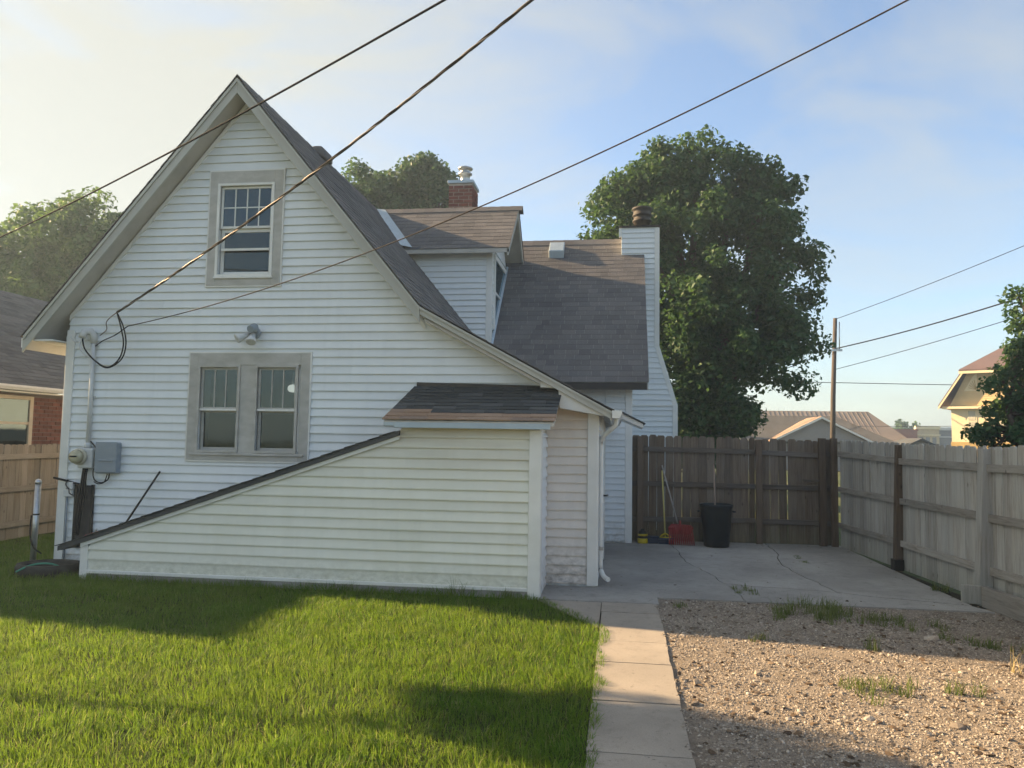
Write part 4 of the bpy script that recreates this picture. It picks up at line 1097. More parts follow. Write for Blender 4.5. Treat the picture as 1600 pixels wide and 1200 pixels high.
MB().box(-6.93, -6.72, YW - 0.09, YW, 1.27, 1.53).build('socket_box', M['conduit'], met, 0.02)
def ylathe(mb, prof, n, x, y, z):
    base = len(mb.v); mb.lathe(prof, n)
    for i in range(base, len(mb.v)):
        a, b, c = mb.v[i]; mb.v[i] = (x + a, y - c, z + b)
    return mb
ylathe(MB(), [(0.098, 0.0), (0.105, 0.01), (0.105, 0.045), (0.095, 0.055)], 26, -6.885, YW - 0.09, 1.42).build('ring', M['meter'], met)
gd = ylathe(MB(), [(0.088, 0.055), (0.086, 0.10), (0.075, 0.125), (0.03, 0.135), (0.005, 0.136)], 26, -6.885, YW - 0.09, 1.42).build('glass_dome', M['meterglass'], met)
MB().box(-6.935, -6.835, YW - 0.229, YW - 0.2265, 1.415, 1.435).build('dial', M['black'], gd)
MB().tube([(-6.83, YW - 0.04, 1.53), (-6.83, YW - 0.04, 1.60)], 0.04, 12).build('hub', M['conduit'], met)
MB().tube([(-6.83, YW - 0.035, 1.60), (-6.83, YW - 0.035, 2.92)], 0.027, 12).build('conduit', M['conduit'], met)
for z in (2.18, 2.85): MB().box(-6.89, -6.77, YW - 0.012, YW, z, z + 0.03).build('strap', M['conduit'], met)
MB().tube([(-6.83, YW - 0.035, 2.90), (-6.83, YW - 0.04, 3.0), (-6.86, YW - 0.06, 3.05), (-6.92, YW - 0.10, 3.04), (-6.93, YW - 0.13, 2.96)], [0.036, 0.045, 0.05, 0.05, 0.045], 12).build('weatherhead', M['conduit'], met)
brk = thing('breaker_box', 'grey metal breaker box on the white wall beside the electric meter', 'electrical box', (-6.5, Y1, 1.2))
MB().box(-6.66, -6.37, YW - 0.10, YW, 1.21, 1.61).build('case', M['grey_box'], brk, 0.015)
MB().box(-6.665, -6.365, YW - 0.115, YW - 0.101, 1.225, 1.615).build('lid', M['grey_box'], brk, 0.006)
MB().box(-6.60, -6.42, YW - 0.128, YW - 0.1155, 1.365, 1.385).build('handle', M['grey_box'], brk, 0.003)
cab = thing('cable_bundle', 'thin black cables looping from the meter down to the breaker box', 'cable')
MB().tube(crv([(-6.80, YW - 0.03, 1.62), (-6.72, YW - 0.02, 1.52), (-6.70, YW - 0.03, 1.36), (-6.74, YW - 0.03, 1.22), (-6.70, YW - 0.04, 1.12), (-6.60, YW - 0.05, 1.09), (-6.52, YW - 0.04, 1.13), (-6.50, YW - 0.04, 1.21)]), 0.008, 6).build('cable', M['wire'], cab)
MB().tube(crv([(-6.72, YW - 0.03, 1.10), (-6.64, YW - 0.05, 1.075), (-6.56, YW - 0.05, 1.10), (-6.53, YW - 0.04, 1.20)]), 0.006, 6).build('cable', M['wire'], cab)
cb2 = thing('cable_bundle', 'thick black cables hanging below the electric meter over the dark screen', 'cable')
for dx, r in ((0, 0.017), (0.03, 0.012), (-0.025, 0.010)):
    MB().tube(crv([(-6.84 + dx, YW - 0.05, 1.27), (-6.84 + dx, YW - 0.07, 1.12), (-6.83 + dx * 1.5, YW - 0.09, 0.95), (-6.86 + dx, YW - 0.10, 0.70), (-6.88 + dx, YW - 0.10, 0.42)]), r, 8).build('cable', M['wire'], cb2)
MB().tube(crv([(-7.27, YW - 0.06, 1.14), (-7.12, YW - 0.05, 1.11), (-6.97, YW - 0.05, 1.075), (-6.86, YW - 0.07, 1.06)]), 0.014, 8).build('cable', M['wire'], cb2)
tel = thing('junction_box', 'small pale junction box with thin pipe low on the left wall corner', 'electrical box', (-7.07, Y1, 0.9))
MB().box(-7.13, -7.0, YW - 0.05, YW, 0.90, 0.99).build('base', M['conduit'], tel, 0.006)
MB().box(-7.06, -6.99, YW - 0.07, YW, 0.995, 1.09).build('cover', M['conduit'], tel, 0.006)
MB().tube([(-7.09, YW - 0.02, 0.90), (-7.09, YW - 0.02, 0.05)], 0.011, 8).build('pipe', M['grey_box'], tel)
MB().tube(crv([(-7.05, YW - 0.08, 1.12), (-7.07, YW - 0.09, 1.06), (-7.03, YW - 0.08, 1.0), (-7.02, YW - 0.08, 0.95), (-6.98, YW - 0.06, 0.92)]), 0.007, 6).build('loop', M['wire'], tel)
scr = thing('window_screen', 'dark mesh screen leaning upright against the left wall under the meter', 'screen', (-6.86, Y1, 0.1))
MB().box(-6.985, -6.95, YW - 0.035, YW - 0.002, 0.25, 1.06).build('frame', M['black'], scr)
MB().box(-6.75, -6.72, YW - 0.035, YW - 0.002, 0.25, 1.06).build('frame', M['black'], scr)
MB().box(-6.948, -6.752, YW - 0.025, YW - 0.012, 0.25, 1.05).build('mesh', M['mesh'], scr)
rod = thing('metal_rod', 'thin black rod leaning on the cellar roof against the white wall', 'rod')
MB().tube([(-6.17, 9.0, ez(-6.17) + 0.02), (-5.80, 9.14, 1.25)], 0.013, 8).build('shaft', M['black'], rod)
clip = thing('clamp', 'small red and grey clamp lying on the low end of the cellar roof', 'clamp')
MB().prism([(-6.56, 8.75, ez(-6.56) + 0.012), (-6.34, 8.75, ez(-6.34) + 0.012), (-6.34, 8.75, ez(-6.34) + 0.045), (-6.50, 8.75, ez(-6.5) + 0.05)], (0, 0.05, 0)).build('body', M['red_clip'], clip, 0.004)
MB().tube([(-6.36, 8.72, ez(-6.36) + 0.02), (-6.33, 8.72, ez(-6.33) + 0.07), (-6.29, 8.72, ez(-6.29) + 0.02)], 0.01, 6).build('jaw', M['steel'], clip)
fl2 = thing('floodlight', 'twin floodlight with dark housing on the wall above the lower window', 'floodlight', (-4.62, Y1, 3.0))
ylathe(MB(), [(0.07, 0), (0.075, 0.02), (0.06, 0.05), (0.02, 0.06)], 18, -4.60, YW, 3.03).build('base', M['grey_box'], fl2)
MB().tube([(-4.60, YW - 0.04, 3.05), (-4.57, YW - 0.12, 3.08), (-4.58, YW - 0.2, 3.05)], [0.05, 0.06, 0.045], 12).build('sensor_housing', M['grey_box'], fl2)
for dx, dz in ((-0.12, -0.06), (0.03, -0.10)):
    MB().tube([(-4.60 + dx * 0.3, YW - 0.08, 3.02), (-4.60 + dx * 0.8, YW - 0.14, 3.0 + dz * 0.5), (-4.60 + dx * 1.2, YW - 0.19, 3.0 + dz), (-4.60 + dx * 1.3, YW - 0.20, 3.0 + dz * 1.15)], [0.022, 0.04, 0.062, 0.06], 14).build('lamp_head', M['conduit'], fl2)

# ------------------------------------------------------------------ overhead wires
def sagline(a, b, sag, n=40):
    a, b = Vector(a), Vector(b)
    return [a.lerp(b, i / n) - Vector((0, 0, 4 * sag * (i / n) * (1 - i / n))) for i in range(n + 1)]
def plane_end(pa, pb, y, z):
    """behind-camera end of a wire that is seen to run from direction pa to pb"""
    M_ = np.array([[pa[1], pb[1]], [pa[2], pb[2]]]); s = np.linalg.solve(M_, [y, z - 1.7])
    return Vector((s[0] * pa[0] + s[1] * pb[0], y, z))
#WIRES
def wire(name, label, a, b, sag, r, mat, n=40):
    t = thing(name, label, 'wire', tuple(a))
    MB().tube(sagline(a, b, sag, n), r, 6).build('strand', mat, t)
    return t
W2A = Vector((-6.42, 9.0, 3.28))
def longwire(a, b, sag, n=70, tmax=1.5):
    a, b = Vector(a), Vector(b)
    return [a + (b - a) * t - Vector((0, 0, 4 * sag * t * (1 - t))) for t in [tmax * i / n for i in range(n + 1)]]
w2 = thing('service_cable', 'twisted brown service cable running from the house wall up over the lawn', 'cable', tuple(W2A))
cl_ = longwire(W2A, (3.5, 4, 7.5), 0.30, 420)
for q in range(3):
    pts = []
    for i, p in enumerate(cl_):
        a = 2 * math.pi * (i / 17 + q / 3) + 0.5 * math.sin(i * 0.21)
        pts.append(p + Vector((0, math.cos(a), math.sin(a))) * 0.0095)
    MB().tube(pts, 0.0075 if q else 0.0062, 6).build('strand', M['wire_brown'] if q else M['wire_alu'], w2)
w3 = thing('telephone_wire', 'thin black wire running from the house wall across the dormer to the upper right', 'wire', (-6.29, 9.05, 3.11))
MB().tube(longwire((-6.29, 9.05, 3.11), (8.5, 2, 7.5), 0.9), 0.006, 6).build('strand', M['wire_brown'], w3)
MB().tube(crv([(-6.29, 9.05, 3.11), (-6.5, 9.1, 3.0), (-6.70, 9.14, 2.93), (-6.80, 9.14, 2.86)]), 0.007, 6).build('lead', M['wire'], w3)
w1 = thing('power_line', 'straight dark wire passing in front of the gable peak from the left edge', 'wire', (-9.02, 9.3, 4.16))
MB().tube(longwire((-9.02, 9.3, 4.16), (12.5, -3, 7.0), 0.6, 70, 1.1), 0.0085, 6).build('strand', M['wire'], w1)
MB().tube(longwire((-9.02, 9.3, 4.16), (-13.6, 11.9, 4.75), 0.05, 10, 1.0), 0.0085, 6).build('strand', M['wire'], w1)
dl = thing('service_leads', 'black drip-loop leads hanging between the weatherhead and the service cable', 'cable', tuple(W2A))
for k, dx in enumerate((0.0, 0.035)):
    MB().tube(crv([W2A + Vector((0, 0, 0)), W2A + Vector((0.05 + dx, 0.02, -0.18)), W2A + Vector((0.08 + dx, 0.05, -0.40)), W2A + Vector((0.02 + dx, 0.06, -0.60)), W2A + Vector((-0.14, 0.07, -0.70 - 0.3 * dx)), W2A + Vector((-0.32, 0.07, -0.62)), W2A + Vector((-0.46, 0.05, -0.47)), (-6.93, YW - 0.12, 2.95)]), 0.009, 6).build('lead', M['wire'], dl)
MB().tube(crv([W2A, W2A + Vector((-0.13, 0.05, -0.06)), W2A + Vector((-0.2, 0.08, -0.12)), (-6.66, YW - 0.03, 3.08), (-6.75, YW - 0.03, 3.0)]), 0.007, 6).build('tie_wire', M['wire_alu'], dl)
MB().tube(crv([(-6.93, YW - 0.13, 2.95), (-6.99, YW - 0.12, 2.90), (-7.06, YW - 0.12, 2.93), (-7.1, YW - 0.12, 2.98)]), 0.009, 6).build('lead', M['conduit'], dl)
MB().tube(crv([(-6.93, YW - 0.13, 2.97), (-6.95, YW - 0.14, 2.85), (-6.90, YW - 0.13, 2.76), (-6.85, YW - 0.12, 2.72)]), 0.010, 6).build('lead', M['conduit'], dl)
# ------------------------------------------------------------------ utility pole down the alley
up_ = thing('utility_pole', 'tall wooden utility pole standing beyond the back fence', 'utility pole', (10.05, 38, 0))
MB().tube([(9.9, 38, -0.2), (10.0, 38, 4), (10.15, 38, 7.8)], [0.13, 0.115, 0.09], 12).build('shaft', M['pole'], up_)
MB().tube([(10.29, 37.9, 6.2), (10.31, 37.9, 7.6)], 0.025, 8).build('riser', M['steel'], up_)
MB().box(9.85, 10.4, 37.8, 37.9, 6.2, 6.3).build('bracket', M['steel'], up_)
P0 = (10.15, 38, 7.75); P1_ = (10.2, 37.9, 6.35); P2_ = (10.1, 38, 5.35)
wire('power_line', 'thin high wire running from the utility pole top to the upper right', P0, (19.5, 22, 11.2), 0.25, 0.013, M['wire'])
wire('power_line', 'thick cable from the middle of the utility pole towards the right tree', P1_, (21.0, 22, 9.9), 0.5, 0.028, M['wire'])
wire('power_line', 'faint thin cable lowest of the three running right from the utility pole', P2_, (21.0, 22, 9.1), 0.3, 0.014, M['wire'])
wire('power_line', 'short cable running left from the utility pole into the big tree', P1_, (3.0, 36, 3.6), 0.1, 0.02, M['wire'])
wire('power_line', 'horizontal wire far behind the utility pole across the pale sky', (5, 60, 6.7), (45, 70, 7.0), 0.1, 0.03, M['wire'])
wire('power_line', 'low horizontal wire in front of the far town buildings', (12, 62, 3.25), (45, 66, 3.9), 0.1, 0.02, M['wire'])

# ------------------------------------------------------------------ brick house next door
nb = thing('house', 'red brick bungalow with grey shingle roof at the left edge', 'house', (-14.8, 12, 0))
NX, NY0, NY1 = -11.3, 8.9, 22.0
NWX = [(12.15, 13.45)]
nwall = MB().box(-18.2, NX, NY0, NY1, 0, 2.5).build('wall', M['mortar_dark'], nb)
brick_face(nwall, (NX, 13.47, 0), (0, 1, 0), (1, 0, 0), 1.3, 1.28, 2.42, 0.205, 0.064, 0.012, M['brick'])
bm = MB()      # bricks further along the wall, hidden or outside the picture
off = 0
for r_ in range(33):
    y = NY0 - (0.108 if r_ % 2 else 0)
    while y < 15.2:
        z = 0.02 + r_ * 0.076
        a, b = max(NY0, y), min(y + 0.205, 15.2)
        if b - a > 0.03 and not (a < 14.79 and b > 13.45 and z > 1.2) and not (b > 12.12 and a < 13.5 and z > 1.35):
            bm.box(NX + 0.0005, NX + 0.012, a, b, z, z + 0.064)
        y += 0.217
props(bm.build('bricks', M['brick'], nb), kind='stuff')
nw = MB().box(NX + 0.002, NX + 0.02, 12.17, 13.43, 1.42, 2.40).build('window', M['deck'], nb)
for q in frame_rects(12.15, 13.45, 1.40, 2.42, 0.09, 0.07, 0.09):
    MB().box(NX + 0.021, NX + 0.06, q[0], q[1], q[2], q[3]).build('frame', M['cream_frame'], nw, 0.004)
MB().box(NX + 0.022, NX + 0.05, 12.24, 13.36, 1.88, 1.925).build('meeting_rail', M['cream_frame'], nw)
MB().box(NX + 0.024, NX + 0.028, 12.24, 13.36, 1.49, 1.88).build('pane', M['glass'], nw)
MB().box(NX + 0.034, NX + 0.038, 12.24, 13.36, 1.925, 2.35).build('pane', M['glass'], nw)
for k in range(14): MB().box(NX + 0.0205, NX + 0.0215, 12.26, 13.34, 1.93 + k * 0.03, 1.955 + k * 0.03).build('blind_slat', M['blind'], nw)
NRX, NRZ, NEX, NEZ = -14.75, 5.15, -10.95, 2.60
nroof = MB().prism([(NEX, NY0 - 0.3, NEZ - 0.02), (NRX, NY0 - 0.3, NRZ - 0.02), (2 * NRX - NEX, NY0 - 0.3, NEZ - 0.02), (2 * NRX - NEX, NY0 - 0.3, NEZ - 0.1), (NRX, NY0 - 0.3, NRZ - 0.14), (NEX, NY0 - 0.3, NEZ - 0.1)], (0, NY1 - NY0 + 0.6, 0)).build('roof', M['soffit'], nb)
shingle_roof(nroof, (NEX + 0.02, NY0 - 0.3, NEZ - 0.03), (0, 1, 0), (NRX - NEX, 0, NRZ - NEZ), NY1 - NY0 + 0.6, math.hypot(NRX - NEX, NRZ - NEZ), 0.143, M['shingle_nb'], stuff_only=True, wr=(0.2, 0.4))
MB().prism([(NRX, NY0 - 0.02, NRZ - 0.2), (2 * NRX - NEX + 0.3, NY0 - 0.02, 2.5), (NEX - 0.3, NY0 - 0.02, 2.5)], (0, 0.1, 0)).build('gable_wall', M['siding'], nb)
MB().prism([(NEX + a, NY0 - 0.3, 2.50 + b) for a, b in gt], (0, NY1 - NY0 + 0.6, 0)).build('gutter', M['trim'], nb)
MB().box(NX + 0.03, NEX, NY0 - 0.3, NY1 + 0.3, 2.46, 2.49).build('eave_soffit', M['trim'], nb)

# ------------------------------------------------------------------ far buildings
gh = thing('house', 'long grey house with low brown roof and small front gable beyond the fence', 'house', (13, 58, 0))
MB().box(5.0, 18.6, 57.5, 66, 0, 2.1).build('wall', M['grey_wall'], gh)
MB().prism([(3.5, 57, 2.0), (19.3, 57, 2.0), (16.2, 61, 4.0), (3.5, 61, 4.0)], (0, 0.02, -0.12)).build('roof', M['shingle_nb'], gh)
MB().prism([(3.5, 61.05, 4.0), (16.2, 61.05, 4.0), (19.3, 65, 2.0), (3.5, 65, 2.0)], (0, 0.02, -0.12)).build('roof', M['shingle_nb'], gh)
MB().prism([(16.22, 61, 4.0), (19.35, 57, 2.0), (19.35, 65, 2.0)], (0, 0, -0.1)).build('roof', M['shingle_nb'], gh)
MB().prism([(10.9, 56.0, 2.05), (17.0, 56.0, 2.05), (13.9, 56.0, 3.62)], (0, 0.1, 0)).build('gable_wall', M['grey_wall'], gh)
for s in (-1, 1):
    xe = 13.9 + s * 3.35
    MB().prism([(13.9, 55.7, 3.80), (xe, 55.7, 2.10), (xe, 55.7, 1.98), (13.9, 55.7, 3.66)], (0, 4.3, 0)).build('gable_roof', M['shingle_tan'], gh)
    MB().prism([(13.9, 55.66, 3.78), (xe, 55.66, 2.08), (xe, 55.66, 1.95), (13.9, 55.66, 3.62)], (0, 0.035, 0)).build('barge_board', M['trim'], gh)
mr = thing('house', 'low building with ribbed brown metal roof behind the grey house', 'house', (15, 70, 0))
MB().box(7.2, 23.0, 68.5, 77, 0, 2.2).build('wall', M['grey_wall'], mr)
MB().prism([(6.5, 67.8, 2.1), (24.2, 67.8, 2.1), (22.2, 73, 4.9), (6.5, 73, 4.9)], (0, 0.02, -0.12)).build('roof', M['metal_roof'], mr)
for k in range(44):
    x = 6.7 + 0.4 * k; x1 = min(x, 22.2)
    if x < 22.1: MB().bar((x, 67.9, 2.15), (x, 72.9, 4.88), 0.03, 0.04).build('roof_rib', M['metal_roof'], mr)
MB().prism([(22.2, 73, 4.9), (24.2, 67.8, 2.1), (24.2, 78, 2.1)], (-0.1, 0, -0.05)).build('roof', M['metal_roof'], mr)
MB().box(9.0, 9.4, 72, 72.4, 4.7, 5.5).build('chimney', M['town_brick'], mr)
gar = thing('shed', 'tiny dark peaked shed roof right of the grey house, just above the fence', 'shed', (18.1, 50, 0))
MB().box(17.5, 18.9, 50, 53, 0, 1.75).build('wall', M['grey_wall'], gar)
for s in (-1, 1):
    MB().prism([(18.2, 49.7, 2.3), (18.2 + s * 1.0, 49.7, 1.8), (18.2 + s * 1.0, 49.7, 1.7), (18.2, 49.7, 2.18)], (0, 3.5, 0)).build('roof', M['shingle_dark'], gar)
MB().prism([(17.4, 49.95, 1.76), (19.0, 49.95, 1.76), (18.2, 49.95, 2.16)], (0, 0.04, 0)).build('gable_wall', M['grey_wall'], gar)

yh_ = thing('house', 'tall yellow house with red gambrel roof partly behind the right tree', 'house', (29, 64, 0))
# facade seen square on: its left side faces the low sun
ang = R(-32)
def yr(p):      # local (along facade, depth, z) -> world
    x, y, z = p
    return (24.8 + x * math.cos(ang) - y * math.sin(ang), 62 + x * math.sin(ang) + y * math.cos(ang), z)
def yprism(pts, d): 
    a = [yr((x, y0, z)) for x, y0, z in pts]; e = Vector(yr((0, d, 0))) - Vector(yr((0, 0, 0)))
    return MB().prism(a, e)
FWD = 9.6
yprism([(0, 0, 2.2), (FWD, 0, 2.2), (FWD, 0, 4.85), (0, 0, 4.85)], 9).build('wall', M['pale_wall'], yh_)
yprism([(-0.06, -0.06, 0.9), (FWD, -0.06, 0.9), (FWD, -0.06, 2.2), (-0.06, -0.06, 2.2)], 9.1).build('wall', M['ochre_wall'], yh_)
yprism([(-0.02, -0.02, 0), (FWD, -0.02, 0), (FWD, -0.02, 0.9), (-0.02, -0.02, 0.9)], 9.0).build('wall', M['pale_wall'], yh_)
gw = yprism([(-0.1, 0.0, 4.86), (FWD + 0.1, 0.0, 4.86), (FWD - 1.1, 0.0, 7.3), (1.1, 0.0, 7.3)], 8.8).build('gable_wall', M['yellow_wall'], yh_)
for k in range(16):
    z = 4.95 + k * 0.155; zz = z + 0.155
    l0 = -0.1 + (z - 4.86) * 0.49; l1 = -0.1 + (zz - 4.86) * 0.49
    MB().prism([yr((l0, -0.03, z)), yr((FWD - l0, -0.03, z)), yr((FWD - l1, -0.005, zz)), yr((l1, -0.005, zz))], Vector(yr((0, 0.02, 0))) - Vector(yr((0, 0, 0)))).build('clapboard', M['yellow_wall'], gw)
for sgn in (0, 1):
    m_ = (lambda a: a) if sgn == 0 else (lambda a: FWD - a)
    lo = [(m_(-0.75), -0.6, 4.75), (m_(0.95), -0.6, 7.45), (m_(0.95), -0.6, 7.62), (m_(-0.75), -0.6, 4.92)]
    yprism(lo, 10).build('roof', M['red_roof'], yh_)
    yprism([(m_(-0.75), -0.64, 4.6), (m_(0.97), -0.64, 7.32), (m_(0.97), -0.64, 7.5), (m_(-0.75), -0.64, 4.8)], 0.035).build('barge_board', M['pale_wall'], yh_)
    MB().prism([yr((m_(0.93), -0.62, 7.5)), yr((FWD / 2 - (1 - 2 * sgn) * 0.6, 3.2, 10.0)), yr((FWD / 2 - (1 - 2 * sgn) * 0.6, 9.4, 10.0)), yr((m_(0.93), 9.4, 7.5))], (0, 0, 0.15)).build('roof', M['red_roof'], yh_)
hip = MB().prism([yr((0.7, -0.75, 7.42)), yr((FWD - 0.7, -0.75, 7.42)), yr((FWD / 2 + 0.6, 3.2, 10.02)), yr((FWD / 2 - 0.6, 3.2, 10.02))], (0, 0, 0.15)).build('roof', M['red_roof'], yh_)
MB().prism([yr((0.7, -0.78, 7.26)), yr((FWD - 0.7, -0.78, 7.26)), yr((FWD - 0.7, -0.78, 7.44)), yr((0.7, -0.78, 7.44))], Vector(yr((0, 0.025, 0))) - Vector(yr((0, 0, 0)))).build('eave_board', M['pale_wall'], hip)
yprism([(-0.5, -0.5, 4.66), (FWD + 0.5, -0.5, 4.66), (FWD + 0.5, -0.5, 4.84), (-0.5, -0.5, 4.84)], 0.49).build('cornice', M['pale_wall'], yh_)
fan = yprism([(0.9, -0.05, 6.0), (1.75, -0.05, 6.0), (1.75, -0.05, 7.3), (1.5, -0.05, 7.1)], 0.04).build('fan_ornament', M['pale_wall'], yh_)
for k in range(5):
    a = R(12 + 16 * k)
    MB().bar(yr((1.7, -0.07, 6.08)), yr((1.7 - 0.65 * math.cos(a) * 0.8, -0.07, 6.08 + 0.75 * math.sin(a))), 0.04, 0.04).build('ray', M['ochre_wall'], fan)
for xc in (1.35, 3.3, 5.5, 7.6):
    w_ = yprism([(xc - 0.33, -0.03, 2.95), (xc + 0.33, -0.03, 2.95), (xc + 0.33, -0.03, 4.6), (xc - 0.33, -0.03, 4.6)], 0.02).build('window', M['pale_wall'], yh_)
    for za, zb in ((3.02, 3.72), (3.80, 4.52)):
        yprism([(xc - 0.23, -0.045, za), (xc + 0.23, -0.045, za), (xc + 0.23, -0.045, zb), (xc - 0.23, -0.045, zb)], 0.012).build('pane', M['meter'], w_)
tn = thing('building', 'low red brick town building far off between the two roofs', 'building', (39, 115, 0))
MB().box(35, 40.4, 112, 125, 0, 4.0).build('wall', M['town_brick'], tn)
MB().box(34.9, 40.5, 111.9, 112.2, 4.0, 4.25).build('parapet', M['town_brick'], tn)
tn2 = thing('building', 'cream storefront building far off left of the yellow house', 'building', (42, 115, 0))
MB().box(40.6, 43.6, 113, 125, 0, 4.3).build('wall', M['town_cream'], tn2)
MB().box(40.5, 43.7, 112.8, 113.4, 4.3, 4.75).build('cornice', M['pale_wall'], tn2)
MB().box(40.5, 43.7, 112.85, 113.0, 3.4, 3.6).build('band', M['pale_wall'], tn2)
for k in range(3): MB().box(41.0 + k * 0.85, 41.5 + k * 0.85, 112.95, 112.99, 2.0, 3.2).build('window', M['grey_wall'], tn2)
tn3 = thing('building', 'dark grey flat building far off beside the yellow house', 'building', (45, 115, 0))
MB().box(43.8, 48, 114, 125, 0, 4.2).build('wall', M['town_grey'], tn3)
MB().box(43.75, 48, 113.8, 114.1, 4.2, 4.6).build('cornice', M['conduit'], tn3)
MB().box(43.75, 48, 113.85, 113.99, 3.2, 3.35).build('band', M['conduit'], tn3)

# ------------------------------------------------------------------ trees
def leaf_cloud(centers, radii, counts, size, squash=0.85):
    """numpy leaf quads spread through clumps"""
    V = []
    for c, r, n in zip(centers, radii, counts):
        d = rng.normal(size=(n, 3)); d /= np.linalg.norm(d, axis=1)[:, None]
        rad = r * rng.random(n) ** 0.45
        p = np.array(c) + d * rad[:, None] * np.array([1, 1, squash])
        V.append((p, d))
    p = np.concatenate([a for a, _ in V]); d = np.concatenate([b for _, b in V])
    n = len(p)
    nrm = d * 0.6 + rng.normal(size=(n, 3)) * 0.6 + np.array([0, 0, 0.5]); nrm /= np.linalg.norm(nrm, axis=1)[:, None]
    a = np.cross(nrm, rng.normal(size=(n, 3))); a /= np.linalg.norm(a, axis=1)[:, None]
    b = np.cross(nrm, a)
    s = size * rng.uniform(0.45, 1.55, n)[:, None]
    q = np.stack([p - a * s * 0.5, p + b * s * 0.33 + nrm * s * 0.08, p + a * s * 0.5, p - b * s * 0.33 + nrm * s * 0.08], 1)
    return q.reshape(-1, 3)

def make_tree(name, label, base, trunk_h, lobes, nclump, clump_r, nleaf, size, mat, group=None, trunk_r=0.25, seed=1, shell=0.55, open_=0.0):
    """lobes: (x, y, z, rx, rz). Clumps sit mostly in the outer shell of the lobes."""
    global rng
    rng = np.random.default_rng(seed); rnd = random.Random(seed)
    root = thing(name, label, 'tree', base, group)
    base = Vector(base)
    cs, rs = [], []
    vol = np.array([l[3] ** 2 * l[4] for l in lobes]); pk = vol ** 0.72; pk /= pk.sum()
    for i in range(nclump):
        l = lobes[rng.choice(len(lobes), p=pk)]
        d = rng.normal(size=3); d /= np.linalg.norm(d)
        rad = shell + (1 - shell) * rng.random()
        if rng.random() < 0.12: rad = rng.random() * shell
        c = np.array(l[:3]) + d * rad * np.array([l[3], l[3] * 0.9, l[4]])
        cs.append(c); rs.append(clump_r * rng.uniform(0.55, 1.25))
    rs = np.array(rs); w = rs ** 2; cnt = np.maximum(8, (nleaf * w / w.sum()).astype(int))
    verts = leaf_cloud(cs, rs, cnt, size)
    n = len(verts) // 4
    off = np.array(base)
    raw_mesh('crown', verts - off, np.arange(4 * n), 4, mat, root)
    tk = MB()
    top = Vector((np.mean([l[0] for l in lobes]), np.mean([l[1] for l in lobes]), base.z + trunk_h))
    mid = base.lerp(top, 0.5) + Vector((rnd.uniform(-.2, .2), rnd.uniform(-.2, .2), 0))
    tk.tube([base + Vector((0, 0, -0.2)), base + Vector((0, 0, 0.3)), mid, top], [trunk_r * 1.3, trunk_r, trunk_r * 0.8, trunk_r * 0.6], 10)
    for l in lobes:
        c = Vector(l[:3]); m = top.lerp(c, 0.5) + Vector((rnd.uniform(-.3, .3), rnd.uniform(-.3, .3), rnd.uniform(0, .3)))
        tk.tube([top - Vector((0, 0, 0.3)), m, c], [trunk_r * 0.5, trunk_r * 0.3, trunk_r * 0.15], 7)
        near = sorted(range(len(cs)), key=lambda i: (Vector(cs[i]) - c).length)[:9]
        for i in near:
            tk.tube([m.lerp(c, rnd.random()), Vector(cs[i]).lerp(c, 0.4) + Vector((0, 0, 0.1)), Vector(cs[i])], [trunk_r * 0.14, trunk_r * 0.09, trunk_r * 0.03], 5)
    tk.build('trunk', M['bark'], root)
    return root

make_tree('broadleaf_tree', 'huge dense dark green tree behind the fence, right of the house', (2.6, 24, 0), 3.2,
          [(2.4, 24, 7.2, 3.0, 3.2), (0.5, 24, 8.7, 1.7, 1.5), (1.2, 24, 9.7, 1.5, 1.2), (2.3, 24, 10.3, 1.6, 1.1), (3.4, 24, 9.8, 1.4, 1.1), (4.35, 24, 9.2, 1.35, 1.2), (4.75, 24.2, 6.9, 1.3, 1.8), (4.7, 24, 4.7, 1.4, 1.3), (2.4, 23.5, 3.0, 1.5, 1.7), (0.2, 24.5, 7.2, 1.35, 1.6), (3.2, 23.2, 5.2, 2.0, 1.8), (1.5, 24, 4.6, 1.5, 2.2), (3.1, 23.6, 2.6, 1.0, 1.0), (1.4, 23.4, 2.2, 1.2, 1.3)],
          620, 0.55, 98000, 0.15, M['leaf'], trunk_r=0.38, seed=3)
make_tree('broadleaf_tree', 'tall tree behind the house, left of the pair above the dormer', (-12.0, 34, 0), 8.0,
          [(-11.8, 34, 12.6, 2.0, 1.7), (-10.6, 34.5, 11.6, 1.7, 1.7), (-13.2, 34, 12.0, 1.6, 1.6), (-12.0, 34, 10.5, 2.4, 1.7), (-13.6, 34, 10, 1.6, 1.4), (-10.9, 34, 13.2, 1.3, 1.1)], 210, 0.62, 32000, 0.2, M['leaf'], seed=5)
make_tree('broadleaf_tree', 'tall airy tree behind the house, right of the pair beside the brick chimney', (-9.0, 34, 0), 8.5,
          [(-9.1, 34, 13.6, 1.5, 1.3), (-8.3, 34, 12.8, 1.25, 1.3), (-9.6, 34.5, 12.0, 1.4, 1.4), (-8.6, 34, 11.0, 1.3, 1.2), (-8.9, 34, 13.9, 1.3, 0.9)], 120, 0.55, 15000, 0.2, M['leaf'], seed=6)
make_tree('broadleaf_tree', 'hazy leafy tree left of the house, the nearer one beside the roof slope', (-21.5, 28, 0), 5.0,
          [(-21.6, 28, 9.6, 2.3, 1.6), (-20.2, 28, 8.2, 1.9, 1.7), (-22.4, 28, 7.2, 2.6, 2.0), (-19.4, 28.5, 6.8, 1.7, 1.4), (-20.8, 27.5, 5.5, 2.4, 1.4), (-20.6, 28, 9.2, 1.6, 1.1)], 210, 0.68, 34000, 0.2, M['leaf_lt'], seed=8)
